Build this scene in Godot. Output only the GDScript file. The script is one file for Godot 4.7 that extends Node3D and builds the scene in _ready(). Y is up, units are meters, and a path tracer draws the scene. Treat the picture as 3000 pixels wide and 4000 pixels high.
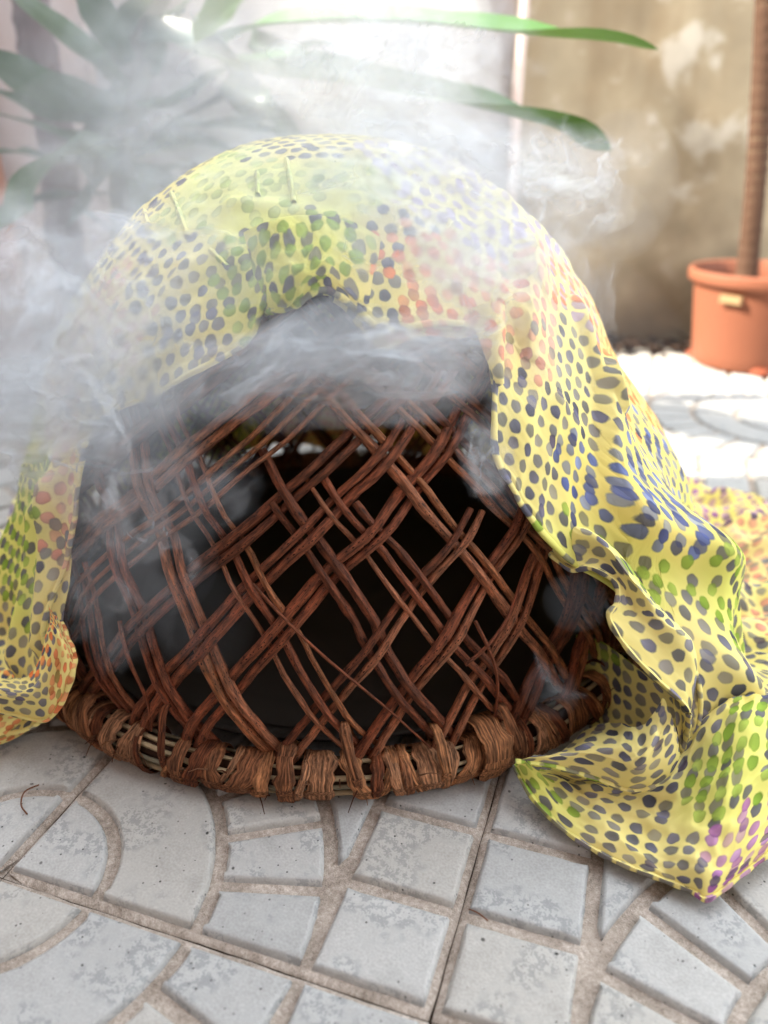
extends Node3D
# A twig basket set upside down over smouldering incense, draped with a dotted yellow cloth, in a tiled courtyard.

const AX := -0.046      # basket axis
const AZ := -0.756
const TILE := 0.3
var rng := RandomNumberGenerator.new()
var fine := FastNoiseLite.new()
var broad := FastNoiseLite.new()
var ridged := FastNoiseLite.new()
var M := {}
var prof_r := PackedFloat32Array()
var prof_h := PackedFloat32Array()
const PROF_STEP := 0.004


func _ready():
	rng.seed = 11
	# ---------- camera ----------
	var cam := Camera3D.new()
	cam.name = "camera"
	cam.position = Vector3(0, 0.4448, 0)
	cam.rotation_degrees.x = -25.395
	cam.fov = 66.0
	cam.far = 200.0
	var lens := CameraAttributesPhysical.new()
	lens.frustum_focal_length = 18.48
	lens.frustum_focus_distance = 0.56
	lens.frustum_near = 0.02
	lens.frustum_far = 200.0
	lens.exposure_aperture = 2.2
	cam.attributes = lens
	add_child(cam)
	# ---------- sky, sun, exposure ----------
	var env := Environment.new()
	env.background_mode = Environment.BG_SKY
	env.sky = Sky.new()
	var sky := ProceduralSkyMaterial.new()
	sky.sky_top_color = Color(0.83, 0.86, 0.9)
	sky.sky_horizon_color = Color(0.9, 0.92, 0.94)
	sky.sky_curve = 0.2
	sky.ground_bottom_color = Color(0.4, 0.38, 0.35)
	sky.ground_horizon_color = Color(0.7, 0.69, 0.67)
	sky.sun_angle_max = 4.0
	env.sky.sky_material = sky
	env.background_energy_multiplier = 1.0
	env.tonemap_mode = Environment.TONE_MAPPER_LINEAR
	env.tonemap_exposure = 6.0
	env.volumetric_fog_enabled = true
	env.volumetric_fog_density = 0.0
	env.sdfgi_enabled = true
	env.ssao_enabled = true
	env.ssil_enabled = true
	var we := WorldEnvironment.new()
	we.name = "sky"
	we.environment = env
	add_child(we)
	var sun := DirectionalLight3D.new()
	sun.name = "sun"
	sun.light_energy = 1.2
	sun.light_color = Color(1.0, 0.96, 0.9)
	sun.light_angular_distance = 0.5
	sun.shadow_enabled = true
	add_child(sun)
	sun.look_at_from_position(Vector3(-2.4, 2.02, 0.12), Vector3.ZERO, Vector3.UP)   # high on the left, over the house roof
	# ---------- tools ----------
	fine.seed = 3
	fine.frequency = 1.0
	fine.noise_type = FastNoiseLite.TYPE_SIMPLEX_SMOOTH
	broad.seed = 8
	broad.frequency = 1.0
	broad.fractal_octaves = 3
	ridged.seed = 5
	ridged.frequency = 1.0
	ridged.fractal_type = FastNoiseLite.FRACTAL_RIDGED
	ridged.fractal_octaves = 3
	make_materials()
	make_profile()
	# ---------- the place ----------
	make_ground()
	make_pavement()
	make_walls()
	# ---------- things ----------
	make_plant()
	make_potted_palm()
	make_basket()
	make_cloth()
	make_small_things()
	make_smoke()


# ============================ helpers ============================

func tag(o: Node, label: String, category: String, group := "") -> void:
	o.set_meta("label", label)
	o.set_meta("category", category)
	if group != "":
		o.set_meta("group", group)


func root(called: String, at := Vector3.ZERO) -> Node3D:
	var o := Node3D.new()
	o.name = called
	o.position = at
	add_child(o, true)
	return o


func part(called: String, mesh: Mesh, m: Material, parent: Node = self, at := Vector3.ZERO) -> MeshInstance3D:
	var o := MeshInstance3D.new()
	o.name = called
	o.mesh = mesh
	o.material_override = m
	o.position = at
	parent.add_child(o, true)
	return o


func arrays_to_mesh(v: PackedVector3Array, idx: PackedInt32Array, uv := PackedVector2Array(), col := PackedColorArray()) -> ArrayMesh:
	var n := PackedVector3Array()
	n.resize(v.size())
	for k in range(0, idx.size(), 3):
		var a := idx[k]
		var b := idx[k + 1]
		var c := idx[k + 2]
		var f := (v[a] - v[c]).cross(v[a] - v[b])
		n[a] += f
		n[b] += f
		n[c] += f
	for k in n.size():
		n[k] = n[k].normalized() if n[k].length_squared() > 1e-20 else Vector3.UP
	var arr := []
	arr.resize(Mesh.ARRAY_MAX)
	arr[Mesh.ARRAY_VERTEX] = v
	arr[Mesh.ARRAY_NORMAL] = n
	arr[Mesh.ARRAY_INDEX] = idx
	if uv.size():
		arr[Mesh.ARRAY_TEX_UV] = uv
	if col.size():
		arr[Mesh.ARRAY_COLOR] = col
	var m := ArrayMesh.new()
	m.add_surface_from_arrays(Mesh.PRIMITIVE_TRIANGLES, arr)
	return m


func grid_mesh(v: PackedVector3Array, nu: int, nv: int, uv: PackedVector2Array, close_u := false) -> ArrayMesh:   # v[i * nv + j]
	var idx := PackedInt32Array()
	var last := nu if close_u else nu - 1
	for i in last:
		var i2 := (i + 1) % nu
		for j in nv - 1:
			var a := i * nv + j
			var b := i2 * nv + j
			idx.append_array(PackedInt32Array([a, b, b + 1, a, b + 1, a + 1]))
	return arrays_to_mesh(v, idx, uv)


func tube(pts: Array, radii: Array, sides := 7, u_scale := 1.0, capped := true, squash := 1.0, rough := 0.0) -> ArrayMesh:
	var v := PackedVector3Array()
	var uv := PackedVector2Array()
	var n := pts.size()
	var up := Vector3(0.123, 0.31, 0.94).normalized()
	var len := 0.0
	for i in n:
		var t: Vector3 = (pts[mini(i + 1, n - 1)] - pts[maxi(i - 1, 0)]).normalized()
		up = (up - t * up.dot(t)).normalized()
		var side := t.cross(up)
		if i > 0:
			len += (pts[i] - pts[i - 1]).length()
		for k in sides + 1:
			var a := TAU * (k % sides) / sides
			var r: float = radii[i]
			if rough > 0.0:
				r *= 1.0 + rough * fine.get_noise_3d(pts[i].x * 160.0 + cos(a) * 1.3, pts[i].y * 160.0 + sin(a) * 1.3, pts[i].z * 160.0)
			v.append(pts[i] + (up * cos(a) + side * sin(a) * squash) * r)
			uv.append(Vector2(len * u_scale, float(k) / sides))
	var idx := PackedInt32Array()
	for i in n - 1:
		for k in sides:
			var a := i * (sides + 1) + k
			var b := a + sides + 1
			idx.append_array(PackedInt32Array([a, a + 1, b + 1, a, b + 1, b]))
	if capped:
		for e in [0, n - 1]:
			var c := v.size()
			v.append(pts[e])
			uv.append(Vector2(len * u_scale * signf(e), 0.5))
			for k in sides:
				var a: int = e * (sides + 1) + k
				idx.append_array(PackedInt32Array([c, a + 1, a] if e == 0 else [c, a, a + 1]))
	return arrays_to_mesh(v, idx, uv)


func lathe(profile: Array, sides := 40) -> ArrayMesh:   # profile of Vector2(r, y)
	var v := PackedVector3Array()
	var uv := PackedVector2Array()
	for i in sides + 1:
		var a := TAU * (i % sides) / sides
		for p in profile:
			v.append(Vector3(p.x * cos(a), p.y, p.x * sin(a)))
			uv.append(Vector2(float(i) / sides, p.y))
	return grid_mesh(v, sides + 1, profile.size(), uv)


func box_mesh(size: Vector3) -> ArrayMesh:
	var st := SurfaceTool.new()
	var b := BoxMesh.new()
	b.size = size
	st.create_from(b, 0)
	return st.commit()


func spline(p: Array, t: float) -> Vector3:   # Catmull-Rom through points, t in 0..1
	var n := p.size() - 1
	var x := clampf(t, 0.0, 1.0) * n
	var i := mini(int(x), n - 1)
	var f := x - i
	var a: Vector3 = p[maxi(i - 1, 0)]
	var b: Vector3 = p[i]
	var c: Vector3 = p[i + 1]
	var d: Vector3 = p[mini(i + 2, n)]
	return b.cubic_interpolate(c, a, d, f)


func spline1(xs: Array, ys: Array, x: float) -> float:
	var n := xs.size()
	if x <= xs[0]:
		return ys[0] + (x - xs[0]) * (ys[1] - ys[0]) / (xs[1] - xs[0])
	for i in n - 1:
		if x <= xs[i + 1]:
			var f: float = (x - xs[i]) / (xs[i + 1] - xs[i])
			var a: float = ys[maxi(i - 1, 0)]
			var d: float = ys[mini(i + 2, n - 1)]
			return lerpf(ys[i], ys[i + 1], f) if i == 0 or i == n - 2 else cubic_interpolate(ys[i], ys[i + 1], a, d, f)
	return ys[n - 1] + (x - xs[n - 1]) * (ys[n - 1] - ys[n - 2]) / (xs[n - 1] - xs[n - 2])


func ss(a: float, b: float, x: float) -> float:
	return smoothstep(a, b, x)


# ============================ materials ============================

func noise_bytes(size: int, freq: float, kind: int, octaves: int, seed_: int) -> PackedByteArray:
	var n := FastNoiseLite.new()
	n.seed = seed_
	n.frequency = freq
	n.fractal_octaves = octaves
	n.noise_type = FastNoiseLite.TYPE_SIMPLEX_SMOOTH if kind != 2 else FastNoiseLite.TYPE_CELLULAR
	if kind == 1:
		n.fractal_type = FastNoiseLite.FRACTAL_RIDGED
	var im := n.get_seamless_image(size, size, false, false, 0.15, true)
	im.convert(Image.FORMAT_L8)
	return im.get_data()


func bytes_texture(b: PackedByteArray, w: int, h: int, format := Image.FORMAT_RGB8) -> ImageTexture:
	return ImageTexture.create_from_image(Image.create_from_data(w, h, false, format, b))


func plain(c: Color, rough := 0.85) -> StandardMaterial3D:
	var m := StandardMaterial3D.new()
	m.albedo_color = c
	m.roughness = rough
	m.metallic_specular = 0.3
	return m


func triplanar(m: StandardMaterial3D, per_metre: float) -> StandardMaterial3D:
	m.uv1_triplanar = true
	m.uv1_world_triplanar = true
	m.uv1_scale = Vector3.ONE * per_metre
	m.uv1_triplanar_sharpness = 8.0
	return m


func make_materials() -> void:
	# concrete: pale cement skin, mottled grey wear, pits
	var S := 1024
	var n1 := noise_bytes(S, 0.006, 0, 5, 1)
	var n2 := noise_bytes(S, 0.045, 0, 4, 2)
	var n3 := noise_bytes(S, 0.16, 0, 2, 3)
	var pad := PackedByteArray()
	pad.resize(S * S * 3)
	var hgt := PackedByteArray()
	hgt.resize(S * S)
	var dirt := PackedByteArray()
	dirt.resize(S * S * 3)
	for k in S * S:
		var a := n1[k] / 255.0
		var b := n2[k] / 255.0
		var c := n3[k] / 255.0
		var wear := clampf((a - 0.45) * 5.0, 0.0, 1.0) * clampf((b * 0.55 + c * 0.45 - 0.46) * 9.0, 0.0, 1.0)
		var base := 176.0 + (a - 0.5) * 26.0 + (c - 0.5) * 20.0 + (b - 0.5) * 10.0
		var v := base * (1.0 - 0.17 * wear)
		pad[k * 3] = int(clampf(v + 1.0 - 2.0 * wear, 0, 255))
		pad[k * 3 + 1] = int(clampf(v + 0.0, 0, 255))
		pad[k * 3 + 2] = int(clampf(v - 5.0 + 2.0 * wear, 0, 255))
		hgt[k] = int(clampf(150.0 + (c - 0.5) * 60.0 - 40.0 * wear, 0, 255))
		var g := 143.0 + (a - 0.5) * 50.0 + (b - 0.5) * 46.0 + (c - 0.5) * 44.0
		dirt[k * 3] = int(clampf(g + 22.0, 0, 255))
		dirt[k * 3 + 1] = int(clampf(g + 10.0, 0, 255))
		dirt[k * 3 + 2] = int(clampf(g - 3.0, 0, 255))
	for d in 620:      # pits and specks
		var x := rng.randi() % S
		var y := rng.randi() % S
		var r := rng.randf_range(0.7, 2.2) if rng.randf() < 0.94 else rng.randf_range(2.2, 4.2)
		var k := rng.randf_range(0.25, 0.7)
		var el := rng.randf_range(0.6, 1.4)
		for dy in range(-5, 6):
			for dx in range(-5, 6):
				var dd := sqrt(dx * dx * el + dy * dy / el)
				if dd < r:
					var at := ((y + dy + S) % S) * S + (x + dx + S) % S
					var f := lerpf(k, 1.0, ss(r * 0.55, r, dd))
					for ch in 3:
						pad[at * 3 + ch] = int(pad[at * 3 + ch] * f)
					hgt[at] = int(hgt[at] * (0.1 + 0.9 * f))
	var pad_t := bytes_texture(pad, S, S)
	var hgt_t := bytes_texture(hgt, S, S, Image.FORMAT_L8)
	var dirt_t := bytes_texture(dirt, S, S)
	var pads := []
	for tone in [Color(1, 1, 1), Color(0.96, 0.965, 0.97), Color(0.985, 0.975, 0.96)]:
		var m := plain(tone, 0.72)
		m.albedo_texture = pad_t
		m.heightmap_enabled = true
		m.heightmap_texture = hgt_t
		m.heightmap_scale = 0.09
		pads.append(triplanar(m, 2.5))
	M.pads = pads
	var dm := plain(Color(1, 1, 1), 0.95)
	dm.albedo_texture = dirt_t
	dm.heightmap_enabled = true
	dm.heightmap_texture = hgt_t
	dm.heightmap_scale = 0.3
	M.dirt = triplanar(dm, 4.3)
	M.soil = plain(Color(0.27, 0.21, 0.16), 1.0)
	# bark
	var B := 512
	var b1 := noise_bytes(B, 0.012, 0, 4, 21)
	var b2 := noise_bytes(B, 0.07, 1, 3, 22)
	var bark := PackedByteArray()
	bark.resize(B * B * 3)
	var bh := PackedByteArray()
	bh.resize(B * B)
	var strip := PackedByteArray()
	strip.resize(B * B * 3)
	for y in B:
		for x in B:
			var k := y * B + x
			var a := b1[k] / 255.0
			var s1 := b2[y * B + (x >> 2)] / 255.0          # streaks along the rod (u)
			var s2 := b1[((y * 7) % B) * B + (x >> 1)] / 255.0
			var v := 1.0 + (a - 0.5) * 0.85 + (s1 - 0.5) * 0.55 + (s2 - 0.5) * 0.6
			var red := clampf(0.5 + (s2 - 0.5) * 1.6, 0.0, 1.0)
			bark[k * 3] = int(clampf(v * lerpf(116, 130, red), 20, 235))
			bark[k * 3 + 1] = int(clampf(v * lerpf(82, 74, red), 14, 200))
			bark[k * 3 + 2] = int(clampf(v * lerpf(60, 49, red), 10, 170))
			bh[k] = int(clampf(128.0 + (s1 - 0.5) * 120.0 + (s2 - 0.5) * 130.0, 0, 255))
			var w := 0.88 + (s2 - 0.5) * 0.95 + (s1 - 0.5) * 0.5 + (a - 0.5) * 0.3
			strip[k * 3] = int(clampf(w * 146, 24, 240))
			strip[k * 3 + 1] = int(clampf(w * 104, 16, 220))
			strip[k * 3 + 2] = int(clampf(w * 74, 10, 190))
	for d in 260:     # lenticels and scars
		var x := rng.randi() % B
		var y := rng.randi() % B
		var rx := rng.randf_range(1.5, 5.0)
		var ry := rng.randf_range(2.0, 9.0)
		for dy in range(-9, 10):
			for dx in range(-5, 6):
				if (dx / rx) ** 2 + (dy / ry) ** 2 < 1.0:
					var at := ((y + dy + B) % B) * B + (x + dx + B) % B
					for ch in 3:
						bark[at * 3 + ch] = int(bark[at * 3 + ch] * 0.45)
					bh[at] = 40
	var bark_t := bytes_texture(bark, B, B)
	var bh_t := bytes_texture(bh, B, B, Image.FORMAT_L8)
	var strip_t := bytes_texture(strip, B, B)
	M.rods = []
	for tone in [Color(1, 1, 1), Color(0.86, 0.78, 0.76), Color(1.0, 1.0, 0.94), Color(0.72, 0.66, 0.64)]:
		var m := plain(tone, 0.66)
		m.albedo_texture = bark_t
		m.heightmap_enabled = true
		m.heightmap_texture = bh_t
		m.heightmap_scale = 0.035
		M.rods.append(m)
	M.wraps = []
	for tone in [Color(1, 1, 1), Color(0.82, 0.76, 0.72), Color(1.0, 0.96, 0.9), Color(0.66, 0.54, 0.48)]:
		var m := plain(tone, 0.8)
		m.albedo_texture = strip_t
		m.heightmap_enabled = true
		m.heightmap_texture = bh_t
		m.heightmap_scale = 0.08
		M.wraps.append(m)
	M.pale_stick = plain(Color(0.66, 0.58, 0.45), 0.8)
	M.grey_stick = plain(Color(0.45, 0.42, 0.34), 0.8)
	M.core = plain(Color(0.2, 0.13, 0.09), 0.95)
	M.black = plain(Color(0.03, 0.03, 0.03), 0.5)
	# plaster
	var w1 := noise_bytes(S, 0.004, 0, 5, 31)
	var w2 := noise_bytes(S, 0.02, 0, 5, 32)
	var stained := PackedByteArray()
	stained.resize(S * S * 3)
	var smooth := PackedByteArray()
	smooth.resize(S * S * 3)
	var pale := PackedByteArray()
	pale.resize(S * S * 3)
	for y in S:
		for x in S:
			var k := y * S + x
			var a := w1[k] / 255.0
			var b := w2[k] / 255.0
			var run := w2[((y >> 3) % S) * S + x] / 255.0        # vertical runs
			var run2 := w1[((y >> 2) % S) * S + (x * 3) % S] / 255.0
			var brown := clampf((run2 * 0.35 + run * 0.2 + a * 0.5 - 0.46) * 3.0, 0.0, 1.0) * (1.0 - 0.75 * ss(0.70, 0.78, float(x) / S))
			var white := clampf((a * 0.5 + b * 0.6 - 0.655) * 6.0, 0.0, 0.8)
			var damp := ss(0.80, 1.0, float(y) / S + (a - 0.5) * 0.25)
			var c := Color(0.70, 0.64, 0.53).lerp(Color(0.57, 0.48, 0.36), brown * 0.7).lerp(Color(0.85, 0.83, 0.78), white * 0.8)
			c = c.lerp(Color(0.37, 0.32, 0.25), damp * 0.75)
			c = c * (0.93 + 0.14 * b)
			stained[k * 3] = int(clampf(c.r * 255, 0, 255))
			stained[k * 3 + 1] = int(clampf(c.g * 255, 0, 255))
			stained[k * 3 + 2] = int(clampf(c.b * 255, 0, 255))
			var d := Color(0.76, 0.69, 0.55).lerp(Color(0.62, 0.53, 0.38), clampf((run - 0.45) * 2.0, 0.0, 0.7)) * (0.95 + 0.1 * b)
			d = d.lerp(Color(0.45, 0.38, 0.29), damp * 0.5)
			smooth[k * 3] = int(clampf(d.r * 255, 0, 255))
			smooth[k * 3 + 1] = int(clampf(d.g * 255, 0, 255))
			smooth[k * 3 + 2] = int(clampf(d.b * 255, 0, 255))
			var e := Color(0.66, 0.63, 0.61).lerp(Color(0.52, 0.50, 0.49), clampf((run - 0.45) * 2.2, 0.0, 0.8)) * (0.96 + 0.08 * b)
			pale[k * 3] = int(clampf(e.r * 255, 0, 255))
			pale[k * 3 + 1] = int(clampf(e.g * 255, 0, 255))
			pale[k * 3 + 2] = int(clampf(e.b * 255, 0, 255))
	for pair in [["stained", stained], ["smooth", smooth], ["pale", pale]]:
		var m := plain(Color(1, 1, 1), 0.9)
		m.albedo_texture = bytes_texture(pair[1], S, S)
		M[pair[0]] = m
	M.pink = plain(Color(0.72, 0.65, 0.62), 0.9)
	M.post = plain(Color(0.62, 0.42, 0.32), 0.8)
	M.pipe = plain(Color(0.88, 0.80, 0.76), 0.5)
	# plants
	M.leaves = []
	for c in [Color(0.24, 0.32, 0.25), Color(0.36, 0.45, 0.36), Color(0.18, 0.25, 0.21), Color(0.22, 0.38, 0.11)]:
		var m := plain(c, 0.42)
		m.cull_mode = BaseMaterial3D.CULL_DISABLED
		m.backlight_enabled = true
		m.backlight = Color(0.2, 0.26, 0.1)
		m.metallic_specular = 0.5
		M.leaves.append(m)
	M.stem = plain(Color(0.47, 0.46, 0.42), 0.9)
	M.stem_dark = plain(Color(0.36, 0.27, 0.26), 0.9)
	M.palm = plain(Color(0.31, 0.23, 0.18), 0.9)
	M.palm_ring = plain(Color(0.42, 0.35, 0.28), 0.9)
	M.clay = plain(Color(0.50, 0.31, 0.23), 0.6)
	M.clay_dark = plain(Color(0.48, 0.25, 0.17), 0.7)
	M.plaque = plain(Color(0.58, 0.48, 0.35), 0.8)
	M.litter = plain(Color(0.22, 0.16, 0.11), 0.95)
	M.soot = plain(Color(0.25, 0.23, 0.21), 1.0)
	M.fibre = plain(Color(0.42, 0.28, 0.2), 0.8)
	make_cloth_material()


const ZONES := [
	[0.0, 0.06, "slate"], [0.06, 0.09, "lilac"], [-0.05, 0.13, "pale"], [0.018, 0.13, "pale"], [-0.10, 0.115, "pale"], [-0.02, 0.205, "lime"], [-0.045, 0.225, "lime"], [0.0, 0.19, "lime"],
	[0.045, 0.195, "ember"], [0.03, 0.22, "slate"], [0.13, 0.205, "orange"], [0.085, 0.225, "orange"], [0.055, 0.252, "slate"], [0.11, 0.12, "lilac"], [0.21, 0.02, "lilac"], [0.24, 0.11, "violet_orange"], [0.14, 0.01, "lilac"],
	[0.30, 0.04, "orange"], [0.37, 0.08, "orange"], [0.30, 0.12, "orange"], [0.20, 0.267, "slate"], [0.25, 0.21, "slate"], [0.19, 0.21, "rose"], [0.29, 0.28, "blue"], [0.40, 0.13, "blue"], [0.34, 0.23, "blue"],
	[0.31, 0.33, "lime"], [0.46, 0.21, "lime"], [0.40, 0.28, "lime"], [0.455, 0.356, "slate"], [0.37, 0.355, "slate"], [-0.18, 0.08, "slate"], [-0.14, 0.20, "slate"], [-0.19, 0.255, "slate"], [-0.154, 0.225, "rose"],
	[-0.207, 0.205, "rose"], [-0.1, 0.25, "slate"], [-0.27, 0.33, "rose"], [-0.34, 0.385, "slate"], [-0.38, 0.28, "lime"], [-0.42, 0.40, "slate"], [-0.5, 0.33, "slate"], [0.56, 0.10, "slate"], [0.52, 0.0, "slate"], [0.68, 0.0, "rose"], [0.66, -0.16, "violet"],
	[0.56, 0.30, "slate"], [0.64, 0.2, "rose"], [0.2, -0.3, "blue"], [-0.2, -0.3, "lime"], [0.0, -0.55, "orange"], [-0.4, -0.1, "lilac"],
	[0.47, 0.52, "lime"], [0.53, 0.55, "slate"], [0.57, 0.52, "slate"], [0.64, 0.505, "violet"], [0.70, 0.54, "violet"], [0.62, 0.60, "lime"], [0.67, 0.62, "lime"], [0.55, 0.64, "slate"], [0.50, 0.68, "slate"], [0.64, 0.70, "blue"], [0.74, 0.66, "lime"],
	[-0.7, 0.6, "slate"], [-0.6, 0.66, "ember"], [-0.62, 0.56, "orange"],
]
const KINDS := {   # first print, share of dots, second print, share of dots
	"slate": [[76, 78, 92], [122, 120, 136], 1.0, [120, 122, 150], [90, 80, 92], 0.12], "blue": [[72, 82, 130], [124, 138, 186], 1.0, [64, 66, 92], [100, 110, 160], 0.3],
	"lilac": [[150, 134, 170], [178, 160, 196], 1.0, [190, 176, 206], [140, 122, 160], 0.3], "orange": [[216, 116, 72], [228, 146, 100], 1.0, [150, 140, 80], [200, 96, 60], 0.25],
	"rose": [[206, 134, 112], [216, 160, 140], 1.0, [120, 124, 130], [160, 140, 120], 0.4], "lime": [[72, 72, 80], [112, 112, 112], 0.75, [122, 152, 56], [160, 180, 84], 0.85],
	"pale": [[184, 194, 130], [200, 206, 150], 0.8, [150, 170, 110], [196, 208, 120], 0.3], "ember": [[62, 66, 88], [92, 92, 120], 1.0, [224, 112, 60], [232, 140, 84], 0.85],
	"violet": [[140, 84, 140], [188, 146, 190], 1.0, [80, 74, 92], [170, 110, 160], 0.35], "violet_orange": [[160, 140, 170], [190, 160, 190], 1.0, [222, 120, 70], [228, 150, 100], 0.6],
}
const BASES := {"slate": Color8(232, 217, 138), "blue": Color8(230, 211, 122), "lilac": Color8(234, 225, 156), "orange": Color8(232, 213, 134), "rose": Color8(234, 215, 148), "lime": Color8(220, 217, 118), "pale": Color8(224, 225, 150), "ember": Color8(232, 213, 130), "violet": Color8(232, 219, 128), "violet_orange": Color8(232, 217, 140)}
const CLOTH_REACH := 0.8


func zone_at(q: Vector2) -> String:
	var best := 9.0
	var kind := "slate"
	var p := q + Vector2(broad.get_noise_2d(q.x * 9.0, q.y * 9.0), broad.get_noise_2d(q.x * 9.0 + 40.0, q.y * 9.0)) * 0.03
	for z in ZONES:
		var d: float = (p.x - z[0]) * (p.x - z[0]) + (p.y - z[1]) * (p.y - z[1])
		if d < best:
			best = d
			kind = z[2]
	return kind


func make_cloth_material() -> void:
	var S := 2048
	var per := S / (2.0 * CLOTH_REACH)
	var low := Image.create(256, 256, false, Image.FORMAT_RGB8)     # ground colour, blurred between the zones
	for y in 256:
		for x in 256:
			var q := Vector2(x / 128.0 - 1.0, y / 128.0 - 1.0) * CLOTH_REACH
			var c: Color = BASES[zone_at(q)]
			low.set_pixel(x, y, c * (0.98 + 0.05 * fine.get_noise_2d(q.x * 30.0, q.y * 30.0)))
	low.resize(64, 64, Image.INTERPOLATE_LANCZOS)
	low.resize(S, S, Image.INTERPOLATE_CUBIC)
	var px := low.get_data()
	var r0 := RandomNumberGenerator.new()
	r0.seed = 77
	var pitch := 0.0139
	var n := int(2.0 * CLOTH_REACH / pitch)
	for layer in 2:
		for j in n:
			for i in n:
				var q := Vector2((i + 0.5) * pitch - CLOTH_REACH, (j + 0.5) * pitch - CLOTH_REACH)
				var wander := Vector2(broad.get_noise_2d(q.x * 14.0, q.y * 14.0), broad.get_noise_2d(q.x * 14.0, q.y * 14.0 + 77.0)) * 0.004
				q += wander + Vector2(r0.randf_range(-1, 1), r0.randf_range(-1, 1)) * 0.0006
				if j % 2 == 1 and q.x < 0.12:
					q.x += pitch * 0.5
				var z: Array = KINDS[zone_at(q)]
				var w := r0.randf()
				var w2 := r0.randf()
				var w3 := r0.randf()
				var w4 := r0.randf()
				if w > (z[2] if layer == 0 else z[5]):
					continue
				if layer == 1:
					q += Vector2(0.0025 * (w2 - 0.5) + 0.001, 0.0058 + 0.0018 * w3)
				var c0: Array = z[layer * 3]
				var c1: Array = z[layer * 3 + 1]
				var f := w2
				var R := (0.0047 + 0.0009 * w4) * per
				var cov := 0.55 + 0.42 * w3 if layer == 0 else 0.7 + 0.28 * w3
				var cx := (q.x + CLOTH_REACH) * per
				var cy := (q.y + CLOTH_REACH) * per
				var ph := w4 * TAU
				var tilt := (w2 - 0.5) * 1.5
				var dr := lerpf(c0[0], c1[0], f)
				var dg := lerpf(c0[1], c1[1], f)
				var db := lerpf(c0[2], c1[2], f)
				for y in range(maxi(int(cy - R - 1), 0), mini(int(cy + R + 2), S)):
					for x in range(maxi(int(cx - R - 1), 0), mini(int(cx + R + 2), S)):
						var ox := x + 0.5 - cx
						var oy := y + 0.5 - cy
						var d := sqrt(ox * ox + oy * oy)
						if d > R + 1.0:
							continue
						var a := atan2(oy, ox)
						var edge := R * (0.94 + 0.035 * sin(a * 3.0 + ph) + 0.03 * sin(a * 5.0 + ph * 2.0))
						var k := clampf(edge - d + 0.5, 0.0, 1.0) * cov
						if k <= 0.0:
							continue
						var rim := 1.0 - 0.14 * ss(0.7, 1.0, d / edge) + 0.10 * (ox * cos(tilt * 4.0) + oy * sin(tilt * 4.0)) / R
						var at := (y * S + x) * 3
						px[at] = int(clampf(lerpf(px[at], dr * rim, k), 0, 255))
						px[at + 1] = int(clampf(lerpf(px[at + 1], dg * rim, k), 0, 255))
						px[at + 2] = int(clampf(lerpf(px[at + 2], db * rim, k), 0, 255))
	var m := plain(Color(1, 1, 1), 0.95)
	m.albedo_texture = bytes_texture(px, S, S)
	m.cull_mode = BaseMaterial3D.CULL_DISABLED
	m.backlight_enabled = true
	m.backlight = Color(0.34, 0.31, 0.22)
	m.metallic_specular = 0.1
	M.cloth = m

var TUCK := [
	[Vector3(-0.095, 0.387, -0.562), Vector3(-0.077, 0.395, -0.559), Vector3(-0.06, 0.398, -0.558), Vector3(-0.041, 0.398, -0.558), Vector3(-0.02, 0.394, -0.558), Vector3(-0.002, 0.384, -0.558)],
	[Vector3(-0.091, 0.371, -0.555), Vector3(-0.074, 0.383, -0.54), Vector3(-0.056, 0.387, -0.53), Vector3(-0.039, 0.388, -0.532), Vector3(-0.021, 0.382, -0.542), Vector3(-0.004, 0.371, -0.553)],
	[Vector3(-0.087, 0.357, -0.55), Vector3(-0.073, 0.367, -0.526), Vector3(-0.056, 0.372, -0.511), Vector3(-0.039, 0.376, -0.516), Vector3(-0.025, 0.37, -0.53), Vector3(-0.008, 0.355, -0.548)],
	[Vector3(-0.084, 0.345, -0.545), Vector3(-0.073, 0.352, -0.518), Vector3(-0.057, 0.359, -0.503), Vector3(-0.041, 0.366, -0.509), Vector3(-0.028, 0.359, -0.525), Vector3(-0.01, 0.341, -0.545)],
	[Vector3(-0.081, 0.337, -0.546), Vector3(-0.073, 0.342, -0.524), Vector3(-0.057, 0.348, -0.511), Vector3(-0.042, 0.357, -0.515), Vector3(-0.029, 0.351, -0.529), Vector3(-0.011, 0.33, -0.546)],
]

var INNER := [
	[Vector3(0.166, 0.057, -0.57), Vector3(0.18, 0.065, -0.55), Vector3(0.19, 0.071, -0.52), Vector3(0.204, 0.071, -0.49), Vector3(0.216, 0.069, -0.466), Vector3(0.222, 0.066, -0.456)],
	[Vector3(0.168, 0.026, -0.56), Vector3(0.183, 0.032, -0.545), Vector3(0.194, 0.041, -0.52), Vector3(0.205, 0.047, -0.49), Vector3(0.216, 0.051, -0.464), Vector3(0.222, 0.052, -0.452)],
	[Vector3(0.172, -0.005, -0.55), Vector3(0.184, 0.006, -0.53), Vector3(0.195, 0.015, -0.51), Vector3(0.205, 0.023, -0.485), Vector3(0.212, 0.033, -0.462), Vector3(0.218, 0.034, -0.448)],
	[Vector3(0.171, -0.01, -0.52), Vector3(0.181, -0.002, -0.505), Vector3(0.19, 0.006, -0.49), Vector3(0.199, 0.012, -0.472), Vector3(0.205, 0.016, -0.456), Vector3(0.21, 0.018, -0.445)],
	[Vector3(0.162, 0.004, -0.48), Vector3(0.174, 0.006, -0.475), Vector3(0.183, 0.011, -0.465), Vector3(0.19, 0.01, -0.455), Vector3(0.194, 0.009, -0.448), Vector3(0.197, 0.007, -0.442)],
]

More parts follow.
